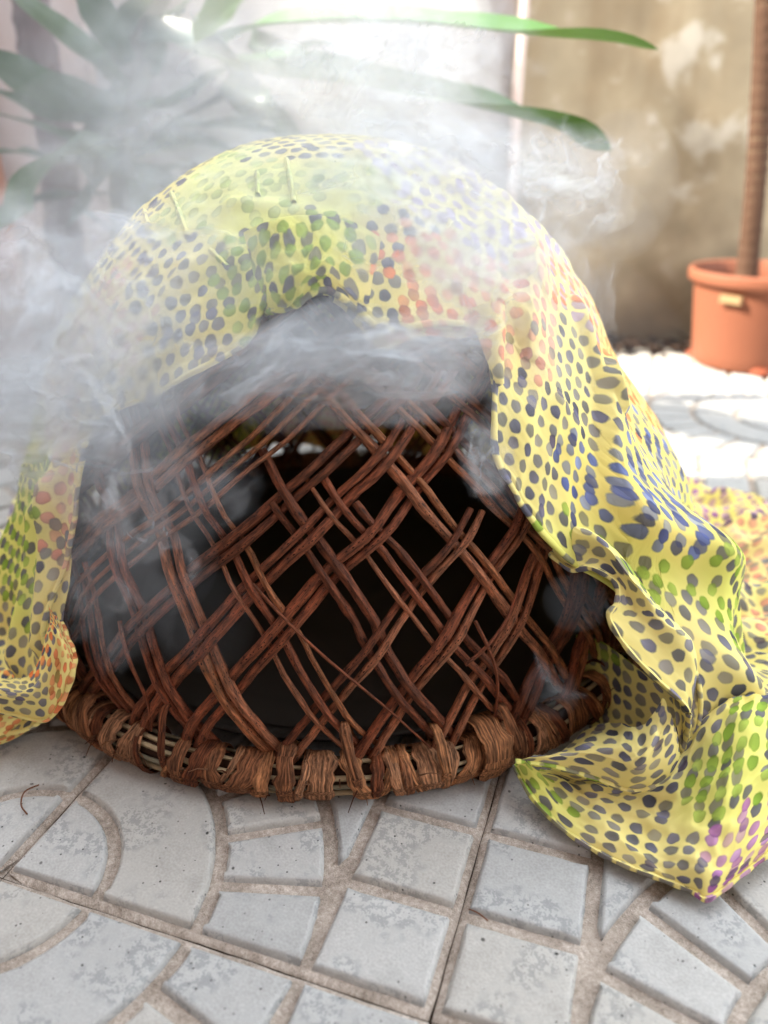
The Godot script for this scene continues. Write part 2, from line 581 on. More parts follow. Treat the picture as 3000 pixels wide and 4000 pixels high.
var LEFTFOLD := [
	[Vector3(-0.333, 0.041, -0.5), Vector3(-0.308, 0.042, -0.49), Vector3(-0.28, 0.046, -0.478), Vector3(-0.254, 0.05, -0.468), Vector3(-0.237, 0.07, -0.465), Vector3(-0.224, 0.097, -0.462), Vector3(-0.223, 0.109, -0.468), Vector3(-0.231, 0.114, -0.48), Vector3(-0.238, 0.122, -0.49)],
	[Vector3(-0.33, 0.051, -0.5), Vector3(-0.302, 0.06, -0.485), Vector3(-0.273, 0.066, -0.472), Vector3(-0.251, 0.074, -0.462), Vector3(-0.236, 0.091, -0.458), Vector3(-0.225, 0.113, -0.456), Vector3(-0.223, 0.121, -0.46), Vector3(-0.23, 0.123, -0.472), Vector3(-0.237, 0.128, -0.485)],
	[Vector3(-0.335, 0.051, -0.51), Vector3(-0.306, 0.06, -0.495), Vector3(-0.279, 0.068, -0.482), Vector3(-0.259, 0.078, -0.472), Vector3(-0.244, 0.099, -0.466), Vector3(-0.233, 0.121, -0.463), Vector3(-0.23, 0.13, -0.466), Vector3(-0.235, 0.129, -0.476), Vector3(-0.241, 0.131, -0.487)],
	[Vector3(-0.353, 0.036, -0.54), Vector3(-0.326, 0.041, -0.53), Vector3(-0.301, 0.047, -0.52), Vector3(-0.282, 0.059, -0.51), Vector3(-0.265, 0.083, -0.5), Vector3(-0.255, 0.106, -0.497), Vector3(-0.25, 0.118, -0.497), Vector3(-0.25, 0.123, -0.5), Vector3(-0.252, 0.126, -0.505)],
]

var LAPEL := [
	[Vector3(0.123, 0.166, -0.515), Vector3(0.136, 0.161, -0.5), Vector3(0.147, 0.169, -0.488), Vector3(0.163, 0.161, -0.482), Vector3(0.164, 0.15, -0.474), Vector3(0.157, 0.142, -0.466), Vector3(0.17, 0.122, -0.458), Vector3(0.193, 0.098, -0.455), Vector3(0.214, 0.078, -0.455), Vector3(0.224, 0.062, -0.46)],
	[Vector3(0.131, 0.175, -0.52), Vector3(0.144, 0.174, -0.502), Vector3(0.158, 0.174, -0.49), Vector3(0.172, 0.158, -0.482), Vector3(0.178, 0.145, -0.478), Vector3(0.18, 0.136, -0.472), Vector3(0.191, 0.121, -0.466), Vector3(0.208, 0.103, -0.464), Vector3(0.222, 0.084, -0.464), Vector3(0.23, 0.06, -0.468)],
	[Vector3(0.14, 0.184, -0.522), Vector3(0.148, 0.189, -0.5), Vector3(0.161, 0.181, -0.486), Vector3(0.178, 0.161, -0.477), Vector3(0.188, 0.148, -0.474), Vector3(0.197, 0.138, -0.471), Vector3(0.21, 0.126, -0.47), Vector3(0.222, 0.112, -0.472), Vector3(0.231, 0.09, -0.475), Vector3(0.237, 0.057, -0.48)],
	[Vector3(0.147, 0.178, -0.535), Vector3(0.157, 0.179, -0.52), Vector3(0.172, 0.169, -0.51), Vector3(0.191, 0.146, -0.505), Vector3(0.2, 0.134, -0.5), Vector3(0.211, 0.122, -0.5), Vector3(0.225, 0.108, -0.5), Vector3(0.236, 0.094, -0.5), Vector3(0.243, 0.071, -0.5), Vector3(0.25, 0.037, -0.505)],
]

var FLAP := [
	[Vector3(0.097, 0.022, -0.449), Vector3(0.107, 0.014, -0.425), Vector3(0.125, 0.008, -0.402), Vector3(0.144, 0.007, -0.384), Vector3(0.161, 0.008, -0.371), Vector3(0.18, 0.008, -0.361), Vector3(0.197, 0.008, -0.352), Vector3(0.205, 0.008, -0.346), Vector3(0.227, 0.01, -0.359), Vector3(0.248, 0.012, -0.372), Vector3(0.273, 0.012, -0.388)],
	[Vector3(0.1, 0.034, -0.437), Vector3(0.115, 0.018, -0.431), Vector3(0.132, 0.013, -0.41), Vector3(0.149, 0.013, -0.392), Vector3(0.166, 0.015, -0.379), Vector3(0.182, 0.017, -0.367), Vector3(0.196, 0.02, -0.357), Vector3(0.21, 0.02, -0.353), Vector3(0.231, 0.02, -0.364), Vector3(0.253, 0.02, -0.379), Vector3(0.279, 0.02, -0.396)],
	[Vector3(0.106, 0.034, -0.436), Vector3(0.127, 0.018, -0.436), Vector3(0.143, 0.017, -0.42), Vector3(0.16, 0.015, -0.408), Vector3(0.177, 0.014, -0.399), Vector3(0.191, 0.02, -0.385), Vector3(0.205, 0.028, -0.374), Vector3(0.22, 0.032, -0.368), Vector3(0.239, 0.032, -0.378), Vector3(0.264, 0.03, -0.396), Vector3(0.288, 0.03, -0.409)],
	[Vector3(0.116, 0.026, -0.441), Vector3(0.138, 0.016, -0.441), Vector3(0.152, 0.022, -0.425), Vector3(0.17, 0.018, -0.421), Vector3(0.188, 0.018, -0.414), Vector3(0.203, 0.026, -0.402), Vector3(0.215, 0.04, -0.391), Vector3(0.231, 0.046, -0.389), Vector3(0.25, 0.045, -0.399), Vector3(0.275, 0.04, -0.414), Vector3(0.299, 0.04, -0.426)],
	[Vector3(0.125, 0.02, -0.445), Vector3(0.146, 0.02, -0.438), Vector3(0.164, 0.024, -0.427), Vector3(0.181, 0.026, -0.423), Vector3(0.2, 0.03, -0.424), Vector3(0.215, 0.036, -0.423), Vector3(0.227, 0.052, -0.413), Vector3(0.241, 0.06, -0.412), Vector3(0.26, 0.06, -0.417), Vector3(0.285, 0.055, -0.43), Vector3(0.311, 0.05, -0.443)],
	[Vector3(0.133, 0.02, -0.447), Vector3(0.156, 0.022, -0.44), Vector3(0.176, 0.026, -0.432), Vector3(0.196, 0.03, -0.434), Vector3(0.216, 0.036, -0.446), Vector3(0.229, 0.045, -0.449), Vector3(0.24, 0.06, -0.443), Vector3(0.255, 0.07, -0.442), Vector3(0.277, 0.068, -0.45), Vector3(0.304, 0.06, -0.465), Vector3(0.334, 0.05, -0.483)],
	[Vector3(0.153, 0.02, -0.452), Vector3(0.175, 0.022, -0.447), Vector3(0.195, 0.026, -0.446), Vector3(0.213, 0.036, -0.454), Vector3(0.228, 0.045, -0.463), Vector3(0.241, 0.055, -0.468), Vector3(0.256, 0.065, -0.471), Vector3(0.274, 0.07, -0.476), Vector3(0.303, 0.06, -0.492), Vector3(0.333, 0.05, -0.508), Vector3(0.364, 0.04, -0.524)],
]

var UPPER := [
	[Vector3(0.095, 0.036, -0.439), Vector3(0.12, 0.036, -0.435), Vector3(0.151, 0.034, -0.424), Vector3(0.175, 0.032, -0.415), Vector3(0.197, 0.04, -0.418), Vector3(0.208, 0.052, -0.426)],
	[Vector3(0.109, 0.04, -0.439), Vector3(0.128, 0.045, -0.434), Vector3(0.153, 0.046, -0.425), Vector3(0.173, 0.046, -0.412), Vector3(0.192, 0.055, -0.415), Vector3(0.204, 0.064, -0.423)],
	[Vector3(0.129, 0.034, -0.45), Vector3(0.141, 0.05, -0.437), Vector3(0.159, 0.056, -0.424), Vector3(0.173, 0.058, -0.412), Vector3(0.189, 0.066, -0.418), Vector3(0.201, 0.075, -0.426)],
	[Vector3(0.147, 0.02, -0.477), Vector3(0.155, 0.045, -0.454), Vector3(0.167, 0.06, -0.435), Vector3(0.176, 0.066, -0.42), Vector3(0.189, 0.075, -0.426), Vector3(0.197, 0.085, -0.43)],
	[Vector3(0.161, 0.015, -0.498), Vector3(0.17, 0.03, -0.486), Vector3(0.177, 0.05, -0.463), Vector3(0.183, 0.064, -0.444), Vector3(0.189, 0.078, -0.441), Vector3(0.195, 0.09, -0.442)],
]

var LEAVES := [
	[0.036, [Vector3(-0.249, 0.561, -1.32), Vector3(-0.178, 0.583, -1.28), Vector3(-0.068, 0.582, -1.22), Vector3(0.064, 0.571, -1.15), Vector3(0.184, 0.555, -1.1), Vector3(0.272, 0.547, -1.08), Vector3(0.323, 0.538, -1.07)]],
	[0.038, [Vector3(-0.235, 0.543, -1.34), Vector3(-0.148, 0.531, -1.3), Vector3(-0.035, 0.511, -1.24), Vector3(0.068, 0.492, -1.18), Vector3(0.164, 0.469, -1.13), Vector3(0.242, 0.449, -1.1), Vector3(0.289, 0.43, -1.1)]],
	[0.05, [Vector3(-0.356, 0.588, -1.36), Vector3(-0.284, 0.572, -1.3), Vector3(-0.22, 0.534, -1.25), Vector3(-0.173, 0.486, -1.22), Vector3(-0.133, 0.451, -1.2), Vector3(-0.096, 0.412, -1.2)]],
	[0.05, [Vector3(-0.255, 0.566, -1.3), Vector3(-0.227, 0.589, -1.26), Vector3(-0.187, 0.611, -1.2), Vector3(-0.152, 0.635, -1.15)]],
	[0.034, [Vector3(-0.389, 0.516, -1.32), Vector3(-0.395, 0.543, -1.25), Vector3(-0.421, 0.571, -1.2), Vector3(-0.443, 0.596, -1.15), Vector3(-0.464, 0.627, -1.1)]],
	[0.04, [Vector3(-0.376, 0.543, -1.33), Vector3(-0.382, 0.579, -1.28), Vector3(-0.385, 0.608, -1.22), Vector3(-0.392, 0.64, -1.18)]],
	[0.045, [Vector3(-0.383, 0.485, -1.3), Vector3(-0.422, 0.49, -1.25), Vector3(-0.464, 0.506, -1.2), Vector3(-0.493, 0.53, -1.16), Vector3(-0.518, 0.551, -1.14)]],
	[0.044, [Vector3(-0.406, 0.417, -1.28), Vector3(-0.415, 0.428, -1.2), Vector3(-0.43, 0.414, -1.13), Vector3(-0.445, 0.385, -1.08), Vector3(-0.469, 0.357, -1.06), Vector3(-0.502, 0.33, -1.05)]],
	[0.05, [Vector3(-0.388, 0.479, -1.34), Vector3(-0.451, 0.485, -1.3), Vector3(-0.513, 0.49, -1.27), Vector3(-0.56, 0.511, -1.24)]],
	[0.042, [Vector3(-0.424, 0.437, -1.36), Vector3(-0.487, 0.444, -1.34), Vector3(-0.538, 0.465, -1.32), Vector3(-0.594, 0.482, -1.3)]],
	[0.042, [Vector3(-0.427, 0.415, -1.36), Vector3(-0.498, 0.408, -1.34), Vector3(-0.546, 0.423, -1.3), Vector3(-0.598, 0.424, -1.28)]],
	[0.034, [Vector3(-0.439, 0.363, -1.36), Vector3(-0.502, 0.36, -1.34), Vector3(-0.561, 0.35, -1.32), Vector3(-0.619, 0.333, -1.3)]],
	[0.03, [Vector3(-0.376, 0.526, -1.32), Vector3(-0.416, 0.465, -1.3), Vector3(-0.452, 0.409, -1.3), Vector3(-0.434, 0.351, -1.3)]],
	[0.05, [Vector3(-0.369, 0.494, -1.36), Vector3(-0.32, 0.485, -1.32), Vector3(-0.256, 0.514, -1.28), Vector3(-0.213, 0.534, -1.25)]],
	[0.03, [Vector3(-0.382, 0.437, -1.38), Vector3(-0.312, 0.469, -1.34), Vector3(-0.244, 0.492, -1.3), Vector3(-0.197, 0.52, -1.28)]],
	[0.036, [Vector3(-0.372, 0.451, -1.38), Vector3(-0.289, 0.458, -1.34), Vector3(-0.205, 0.458, -1.3), Vector3(-0.131, 0.448, -1.28)]],
	[0.04, [Vector3(-0.383, 0.422, -1.38), Vector3(-0.318, 0.437, -1.35), Vector3(-0.249, 0.43, -1.32), Vector3(-0.193, 0.409, -1.3)]],
	[0.045, [Vector3(-0.388, 0.384, -1.38), Vector3(-0.33, 0.4, -1.35), Vector3(-0.276, 0.394, -1.32), Vector3(-0.235, 0.366, -1.3)]],
	[0.045, [Vector3(-0.384, 0.408, -1.36), Vector3(-0.343, 0.381, -1.3), Vector3(-0.311, 0.353, -1.28), Vector3(-0.283, 0.316, -1.28)]],
	[0.045, [Vector3(-0.401, 0.384, -1.38), Vector3(-0.371, 0.349, -1.33), Vector3(-0.344, 0.314, -1.3), Vector3(-0.332, 0.276, -1.3)]],
	[0.03, [Vector3(-0.408, 0.437, -1.36), Vector3(-0.437, 0.394, -1.33), Vector3(-0.461, 0.351, -1.3), Vector3(-0.499, 0.314, -1.3)]],
	[0.04, [Vector3(-0.201, 0.58, -1.38), Vector3(-0.146, 0.555, -1.36), Vector3(-0.097, 0.566, -1.33), Vector3(-0.037, 0.56, -1.3)]],
	[0.04, [Vector3(-0.511, 0.336, -1.4), Vector3(-0.465, 0.314, -1.38), Vector3(-0.43, 0.284, -1.36), Vector3(-0.41, 0.243, -1.36)]],
	[0.05, [Vector3(-0.376, 0.52, -1.4), Vector3(-0.379, 0.577, -1.38), Vector3(-0.352, 0.62, -1.36), Vector3(-0.315, 0.662, -1.35)]],
	[0.05, [Vector3(-0.359, 0.531, -1.4), Vector3(-0.332, 0.58, -1.38), Vector3(-0.292, 0.617, -1.36), Vector3(-0.247, 0.655, -1.34)]],
]

var SMOKE := [
	[Vector3(0, 0.536, -1.24), Vector3(0.267, 0.316, 0.620), 0, 1.94],
	[Vector3(-0.018, 0.584, -1.32), Vector3(0.331, 0.257, 0.700), 10, 1.50],
	[Vector3(0.054, 0.523, -1.27), Vector3(0.224, 0.275, 0.560), -8, 1.87],
	[Vector3(-0.074, 0.508, -1.3), Vector3(0.261, 0.209, 0.560), 15, 1.64],
	[Vector3(0.042, 0.482, -1.22), Vector3(0.282, 0.148, 0.450), -12, 2.46],
	[Vector3(-0.095, 0.589, -1.37), Vector3(0.305, 0.229, 0.620), 0, 1.25],
	[Vector3(0.123, 0.451, -1.2), Vector3(0.197, 0.116, 0.390), -25, 2.35],
	[Vector3(-0.265, 0.531, -1.17), Vector3(0.298, 0.205, 0.560), 15, 1.59],
	[Vector3(-0.346, 0.425, -1.17), Vector3(0.263, 0.242, 0.560), 0, 1.73],
	[Vector3(-0.201, 0.456, -1.15), Vector3(0.255, 0.188, 0.500), -20, 1.94],
	[Vector3(-0.322, 0.345, -1.12), Vector3(0.212, 0.192, 0.450), 20, 1.82],
	[Vector3(-0.43, 0.503, -1.2), Vector3(0.213, 0.275, 0.560), 0, 0.72],
	[Vector3(-0.255, 0.376, -1.14), Vector3(0.241, 0.158, 0.390), -25, 2.11],
	[Vector3(-0.038, 0.434, -0.51), Vector3(0.136, 0.063, 0.280), 0, 2.40],
	[Vector3(0.008, 0.418, -0.45), Vector3(0.122, 0.071, 0.280), -10, 2.77],
	[Vector3(0.032, 0.403, -0.42), Vector3(0.090, 0.080, 0.280), -30, 2.34],
	[Vector3(-0.047, 0.411, -0.44), Vector3(0.094, 0.064, 0.280), 12, 1.71],
	[Vector3(0.051, 0.385, -0.41), Vector3(0.072, 0.072, 0.280), 0, 2.07],
	[Vector3(0.004, 0.403, -0.39), Vector3(0.040, 0.062, 0.280), 0, 2.40],
	[Vector3(-0.081, 0.401, -0.44), Vector3(0.103, 0.076, 0.280), 20, 1.71],
	[Vector3(0.083, 0.371, -0.42), Vector3(0.048, 0.083, 0.280), 10, 2.07],
	[Vector3(-0.17, 0.335, -0.43), Vector3(0.108, 0.088, 0.260), 0, 3.52],
	[Vector3(-0.213, 0.343, -0.49), Vector3(0.126, 0.111, 0.260), 10, 3.52],
	[Vector3(-0.145, 0.356, -0.43), Vector3(0.086, 0.069, 0.260), 25, 2.74],
	[Vector3(-0.204, 0.305, -0.43), Vector3(0.087, 0.082, 0.260), 0, 3.34],
	[Vector3(-0.156, 0.311, -0.39), Vector3(0.074, 0.061, 0.260), -10, 2.99],
	[Vector3(-0.122, 0.334, -0.39), Vector3(0.067, 0.047, 0.260), 20, 2.37],
	[Vector3(-0.273, 0.353, -0.63), Vector3(0.122, 0.099, 0.260), 0, 2.74],
	[Vector3(-0.223, 0.249, -0.47), Vector3(0.076, 0.069, 0.070), 0, 4.30],
	[Vector3(-0.273, 0.352, -0.75), Vector3(0.077, 0.070, 0.180), 0, 2.84],
	[Vector3(-0.105, 0.369, -0.41), Vector3(0.073, 0.055, 0.260), 20, 1.90],
	[Vector3(-0.259, 0.313, -0.55), Vector3(0.090, 0.093, 0.260), 0, 3.34],
	[Vector3(-0.026, 0.335, -0.47), Vector3(0.095, 0.046, 0.140), 8, 11.15],
	[Vector3(-0.047, 0.331, -0.45), Vector3(0.083, 0.038, 0.120), 12, 8.99],
	[Vector3(-0.073, 0.326, -0.44), Vector3(0.061, 0.035, 0.100), 20, 8.92],
	[Vector3(-0.008, 0.327, -0.46), Vector3(0.070, 0.050, 0.120), 0, 7.43],
	[Vector3(0.022, 0.335, -0.45), Vector3(0.049, 0.049, 0.120), 0, 8.99],
	[Vector3(0.049, 0.333, -0.45), Vector3(0.044, 0.049, 0.120), 0, 5.78],
	[Vector3(-0.036, 0.351, -0.44), Vector3(0.060, 0.028, 0.080), 10, 9.98],
	[Vector3(0.009, 0.314, -0.45), Vector3(0.084, 0.045, 0.120), 0, 4.83],
	[Vector3(-0.097, 0.322, -0.39), Vector3(0.055, 0.034, 0.260), 25, 2.03],
	[Vector3(-0.115, 0.311, -0.38), Vector3(0.060, 0.039, 0.260), 10, 2.03],
	[Vector3(0.058, 0.279, -0.42), Vector3(0.028, 0.042, 0.100), 0, 5.45],
	[Vector3(0.067, 0.299, -0.43), Vector3(0.023, 0.041, 0.100), -10, 4.16],
	[Vector3(0.059, 0.26, -0.44), Vector3(0.023, 0.023, 0.040), 0, 7.19],
	[Vector3(0.18, 0.404, -0.82), Vector3(0.103, 0.103, 0.220), 0, 2.32],
	[Vector3(0.203, 0.376, -0.8), Vector3(0.064, 0.073, 0.180), 0, 2.66],
	[Vector3(0.155, 0.42, -0.9), Vector3(0.123, 0.080, 0.220), -20, 2.56],
	[Vector3(0.197, 0.365, -0.79), Vector3(0.027, 0.032, 0.110), 0, 4.64],
	[Vector3(0.312, 0.396, -1.12), Vector3(0.141, 0.154, 0.340), 0, 0.97],
	[Vector3(-0.153, 0.253, -0.44), Vector3(0.097, 0.065, 0.060), 0, 5.02],
	[Vector3(-0.136, 0.214, -0.43), Vector3(0.066, 0.082, 0.060), 15, 2.91],
	[Vector3(-0.163, 0.184, -0.42), Vector3(0.067, 0.083, 0.050), 0, 2.79],
	[Vector3(-0.121, 0.151, -0.45), Vector3(0.069, 0.086, 0.060), 0, 1.76],
	[Vector3(-0.189, 0.209, -0.44), Vector3(0.049, 0.084, 0.060), 10, 3.72],
	[Vector3(0.11, 0.114, -0.42), Vector3(0.037, 0.037, 0.040), 0, 3.20],
	[Vector3(0.125, 0.171, -0.44), Vector3(0.043, 0.040, 0.040), 0, 3.77],
	[Vector3(-0.011, 0.21, -0.62), Vector3(0.193, 0.107, 0.200), 0, 1.24],
	[Vector3(-0.368, 0.504, -1.1), Vector3(0.195, 0.220, 0.340), 10, 1.27],
	[Vector3(-0.059, 0.369, -0.41), Vector3(0.055, 0.055, 0.280), 0, 1.08],
	[Vector3(-0.169, 0.368, -0.53), Vector3(0.070, 0.070, 0.260), 0, 1.72],
	[Vector3(0.03, 0.429, -0.51), Vector3(0.094, 0.050, 0.280), -15, 1.48],
	[Vector3(-0.031, 0.321, -0.47), Vector3(0.140, 0.047, 0.100), 4, 3.57],
	[Vector3(-0.137, 0.281, -0.42), Vector3(0.061, 0.050, 0.100), 0, 2.88],
]

var WISPS := [
	[0.006, [Vector3(-0.131, 0.26, -0.47), Vector3(-0.144, 0.256, -0.468), Vector3(-0.157, 0.253, -0.465), Vector3(-0.171, 0.249, -0.462), Vector3(-0.186, 0.244, -0.46)], 0.35],
	[0.007, [Vector3(-0.151, 0.25, -0.455), Vector3(-0.145, 0.239, -0.452), Vector3(-0.146, 0.224, -0.45), Vector3(-0.153, 0.211, -0.45), Vector3(-0.163, 0.214, -0.452), Vector3(-0.167, 0.227, -0.455), Vector3(-0.162, 0.241, -0.455)], 0.3],
	[0.005, [Vector3(-0.142, 0.247, -0.455), Vector3(-0.138, 0.231, -0.45), Vector3(-0.14, 0.213, -0.446), Vector3(-0.147, 0.199, -0.445)], 0.28],
	[0.007, [Vector3(-0.193, 0.23, -0.46), Vector3(-0.182, 0.218, -0.455), Vector3(-0.17, 0.207, -0.45), Vector3(-0.161, 0.198, -0.45)], 0.22],
	[0.006, [Vector3(-0.133, 0.217, -0.45), Vector3(-0.125, 0.205, -0.448), Vector3(-0.123, 0.191, -0.446), Vector3(-0.131, 0.178, -0.445)], 0.25],
	[0.004, [Vector3(-0.182, 0.181, -0.44), Vector3(-0.173, 0.187, -0.44), Vector3(-0.165, 0.18, -0.438), Vector3(-0.172, 0.167, -0.438), Vector3(-0.181, 0.169, -0.44)], 0.25],
	[0.006, [Vector3(0.062, 0.283, -0.45), Vector3(0.054, 0.27, -0.447), Vector3(0.058, 0.254, -0.445), Vector3(0.069, 0.251, -0.445), Vector3(0.072, 0.264, -0.447)], 0.2],
	[0.006, [Vector3(0.099, 0.14, -0.43), Vector3(0.108, 0.121, -0.428), Vector3(0.117, 0.109, -0.427), Vector3(0.138, 0.105, -0.427)], 0.16],
	[0.02, [Vector3(-0.257, 0.339, -0.6), Vector3(-0.223, 0.313, -0.55), Vector3(-0.187, 0.298, -0.52), Vector3(-0.147, 0.3, -0.5), Vector3(-0.112, 0.313, -0.5)], 0.14],
	[0.018, [Vector3(-0.264, 0.285, -0.55), Vector3(-0.234, 0.267, -0.52), Vector3(-0.207, 0.261, -0.5), Vector3(-0.18, 0.268, -0.49)], 0.14],
	[0.012, [Vector3(0.158, 0.408, -0.85), Vector3(0.19, 0.422, -0.84), Vector3(0.217, 0.404, -0.83), Vector3(0.223, 0.374, -0.82), Vector3(0.205, 0.356, -0.81), Vector3(0.186, 0.373, -0.81)], 0.16],
	[0.02, [Vector3(-0.069, 0.564, -1), Vector3(-0.028, 0.517, -0.98), Vector3(0, 0.474, -0.95), Vector3(0.038, 0.449, -0.92), Vector3(0.093, 0.43, -0.9)], 0.12],
	[0.015, [Vector3(-0.144, 0.41, -0.8), Vector3(-0.131, 0.454, -0.9), Vector3(-0.095, 0.491, -0.95), Vector3(-0.078, 0.543, -1)], 0.12],
]

var BILLOWS := [
	[Vector3(-0.011, 0.494, -0.8), Vector2(0.342, 0.228), 20, 0.46, 1],
	[Vector3(-0.045, 0.514, -0.8), Vector2(0.383, 0.225), -15, 0.37, 1],
	[Vector3(0.046, 0.469, -0.8), Vector2(0.277, 0.139), -15, 0.37, 1],
	[Vector3(0, 0.54, -0.8), Vector2(0.243, 0.155), 70, 0.29, 1],
	[Vector3(-0.244, 0.493, -1), Vector2(0.430, 0.287), 20, 0.4, 0.5],
	[Vector3(-0.286, 0.39, -0.95), Vector2(0.372, 0.258), 0, 0.37, 0.5],
	[Vector3(-0.173, 0.439, -0.98), Vector2(0.346, 0.202), -25, 0.31, 0.5],
	[Vector3(-0.033, 0.429, -0.56), Vector2(0.216, 0.070), 5, 0.38, 1],
	[Vector3(0.023, 0.402, -0.5), Vector2(0.198, 0.130), -30, 0.6, 1],
	[Vector3(0.066, 0.377, -0.47), Vector2(0.118, 0.133), -10, 0.45, 1],
	[Vector3(-0.116, 0.387, -0.5), Vector2(0.170, 0.108), 20, 0.25, 1],
	[Vector3(0, 0.427, -0.66), Vector2(0.255, 0.082), -5, 0.5, 1],
	[Vector3(-0.218, 0.32, -0.5), Vector2(0.205, 0.180), 10, 0.92, 1],
	[Vector3(-0.207, 0.291, -0.45), Vector2(0.184, 0.123), 0, 0.8, 1],
	[Vector3(-0.142, 0.327, -0.43), Vector2(0.157, 0.085), 20, 0.38, 1],
	[Vector3(-0.195, 0.353, -0.55), Vector2(0.174, 0.122), 25, 0.38, 1],
	[Vector3(-0.021, 0.338, -0.43), Vector2(0.169, 0.059), 5, 0.8, 0.12],
	[Vector3(-0.064, 0.33, -0.43), Vector2(0.128, 0.063), 20, 0.7, 0.12],
	[Vector3(0.021, 0.336, -0.43), Vector2(0.113, 0.065), 0, 0.5, 0.12],
	[Vector3(-0.029, 0.317, -0.44), Vector2(0.206, 0.062), 0, 0.45, 0.12],
	[Vector3(0.177, 0.404, -0.82), Vector2(0.160, 0.138), 0, 0.75, 1],
	[Vector3(0.061, 0.269, -0.45), Vector2(0.042, 0.059), 0, 0.5, 1],
	[Vector3(-0.148, 0.245, -0.44), Vector2(0.157, 0.110), 10, 0.3, 1],
	[Vector3(-0.169, 0.196, -0.43), Vector2(0.113, 0.129), 0, 0.18, 1],
	[Vector3(-0.372, 0.493, -1), Vector2(0.315, 0.315), 0, 0.31, 0.5],
	[Vector3(0.045, 0.355, -0.47), Vector2(0.105, 0.105), 0, 0.3, 0.12],
	[Vector3(-0.129, 0.382, -0.48), Vector2(0.194, 0.120), -20, 0.45, 0.5],
	[Vector3(0.043, 0.408, -0.47), Vector2(0.214, 0.100), 5, 0.4, 0.4],
	[Vector3(0.112, 0.349, -0.5), Vector2(0.096, 0.144), 0, 0.35, 0.5],
	[Vector3(0.036, 0.432, -0.6), Vector2(0.178, 0.071), -20, 0.45, 0.4],
	[Vector3(-0.251, 0.353, -0.55), Vector2(0.174, 0.139), 10, 0.6, 0.8],
	[Vector3(-0.166, 0.311, -0.46), Vector2(0.153, 0.107), 15, 0.4, 0.7],
]


# ============================ ground, pavement, walls ============================

func make_ground() -> void:
	var pm := PlaneMesh.new()
	pm.size = Vector2(80, 80)
	var g := part("ground", pm, M.soil, self, Vector3(0, -0.0135, 0))
	g.set_meta("kind", "structure")


func arc(c: Vector2, r: float, a0: float, a1: float, n: int) -> Array:
	var out := []
	for k in n + 1:
		var a := lerpf(a0, a1, float(k) / n)
		out.append(c + Vector2(cos(a), sin(a)) * r)
	return out


func pad_outlines() -> Array:      # raised pads of one cast tile, in tile units, circles about the corner (0, 0)
	var e := 0.017                 # border
	var h := 0.0145                 # half a groove
	var r1 := 0.243
	var r2 := 0.488
	var r3 := 0.738
	var L := []
	var p := [Vector2(e, e)]
	p.append_array(arc(Vector2.ZERO, r1 - h, asin(e / (r1 - h)), PI / 2 - asin(e / (r1 - h)), 14))
	L.append(p)
	p = arc(Vector2.ZERO, r2 - h, asin(e / (r2 - h)), PI / 2 - asin(e / (r2 - h)), 22)
	p.append_array(arc(Vector2.ZERO, r1 + h, PI / 2 - asin(e / (r1 + h)), asin(e / (r1 + h)), 16))
	L.append(p)
	for k in 6:
		var ai0 := asin((e if k == 0 else h) / (r2 + h))
		var ao0 := asin((e if k == 0 else h) / (r3 - h))
		var ai1 := asin((e if k == 5 else h) / (r2 + h))
		var ao1 := asin((e if k == 5 else h) / (r3 - h))
		var b0 := k * PI / 12
		var b1 := (k + 1) * PI / 12
		p = arc(Vector2.ZERO, r3 - h, b0 + ao0, b1 - ao1, 7)
		p.append_array(arc(Vector2.ZERO, r2 + h, b1 - ai1, b0 + ai0, 6))
		L.append(p)
	var q := 0.735 - h
	var ra := r3 + h + 0.004
	var a0 := acos(q / ra) + 0.05
	p = arc(Vector2.ZERO, ra, PI / 2 - a0, a0, 18)
	p.append(Vector2(q, ra * sin(a0) + 0.03))
	p.append(Vector2(q, q))
	p.append(Vector2(ra * sin(a0) + 0.03, q))
	L.append(p)
	var cuts := [0.0, 0.228, 0.457, 0.735, 1.0]
	for side in 2:
		for k in 4 - side:
			var lo: float = e if k == 0 else cuts[k] + h
			var hi: float = 1.0 - e if k == 3 else cuts[k + 1] - h
			var x0 := 0.735 + h
			var x1 := 1.0 - e
			var rect := [Vector2(x0, lo), Vector2(x1, lo), Vector2(x1, hi), Vector2(x0, hi)]
			if side == 1:
				rect = [Vector2(lo, x0), Vector2(hi, x0), Vector2(hi, x1), Vector2(lo, x1)]
			p = []
			for c in 4:
				for s in 7:
					p.append(rect[c].lerp(rect[(c + 1) % 4], s / 7.0))
			L.append(p)
	return L


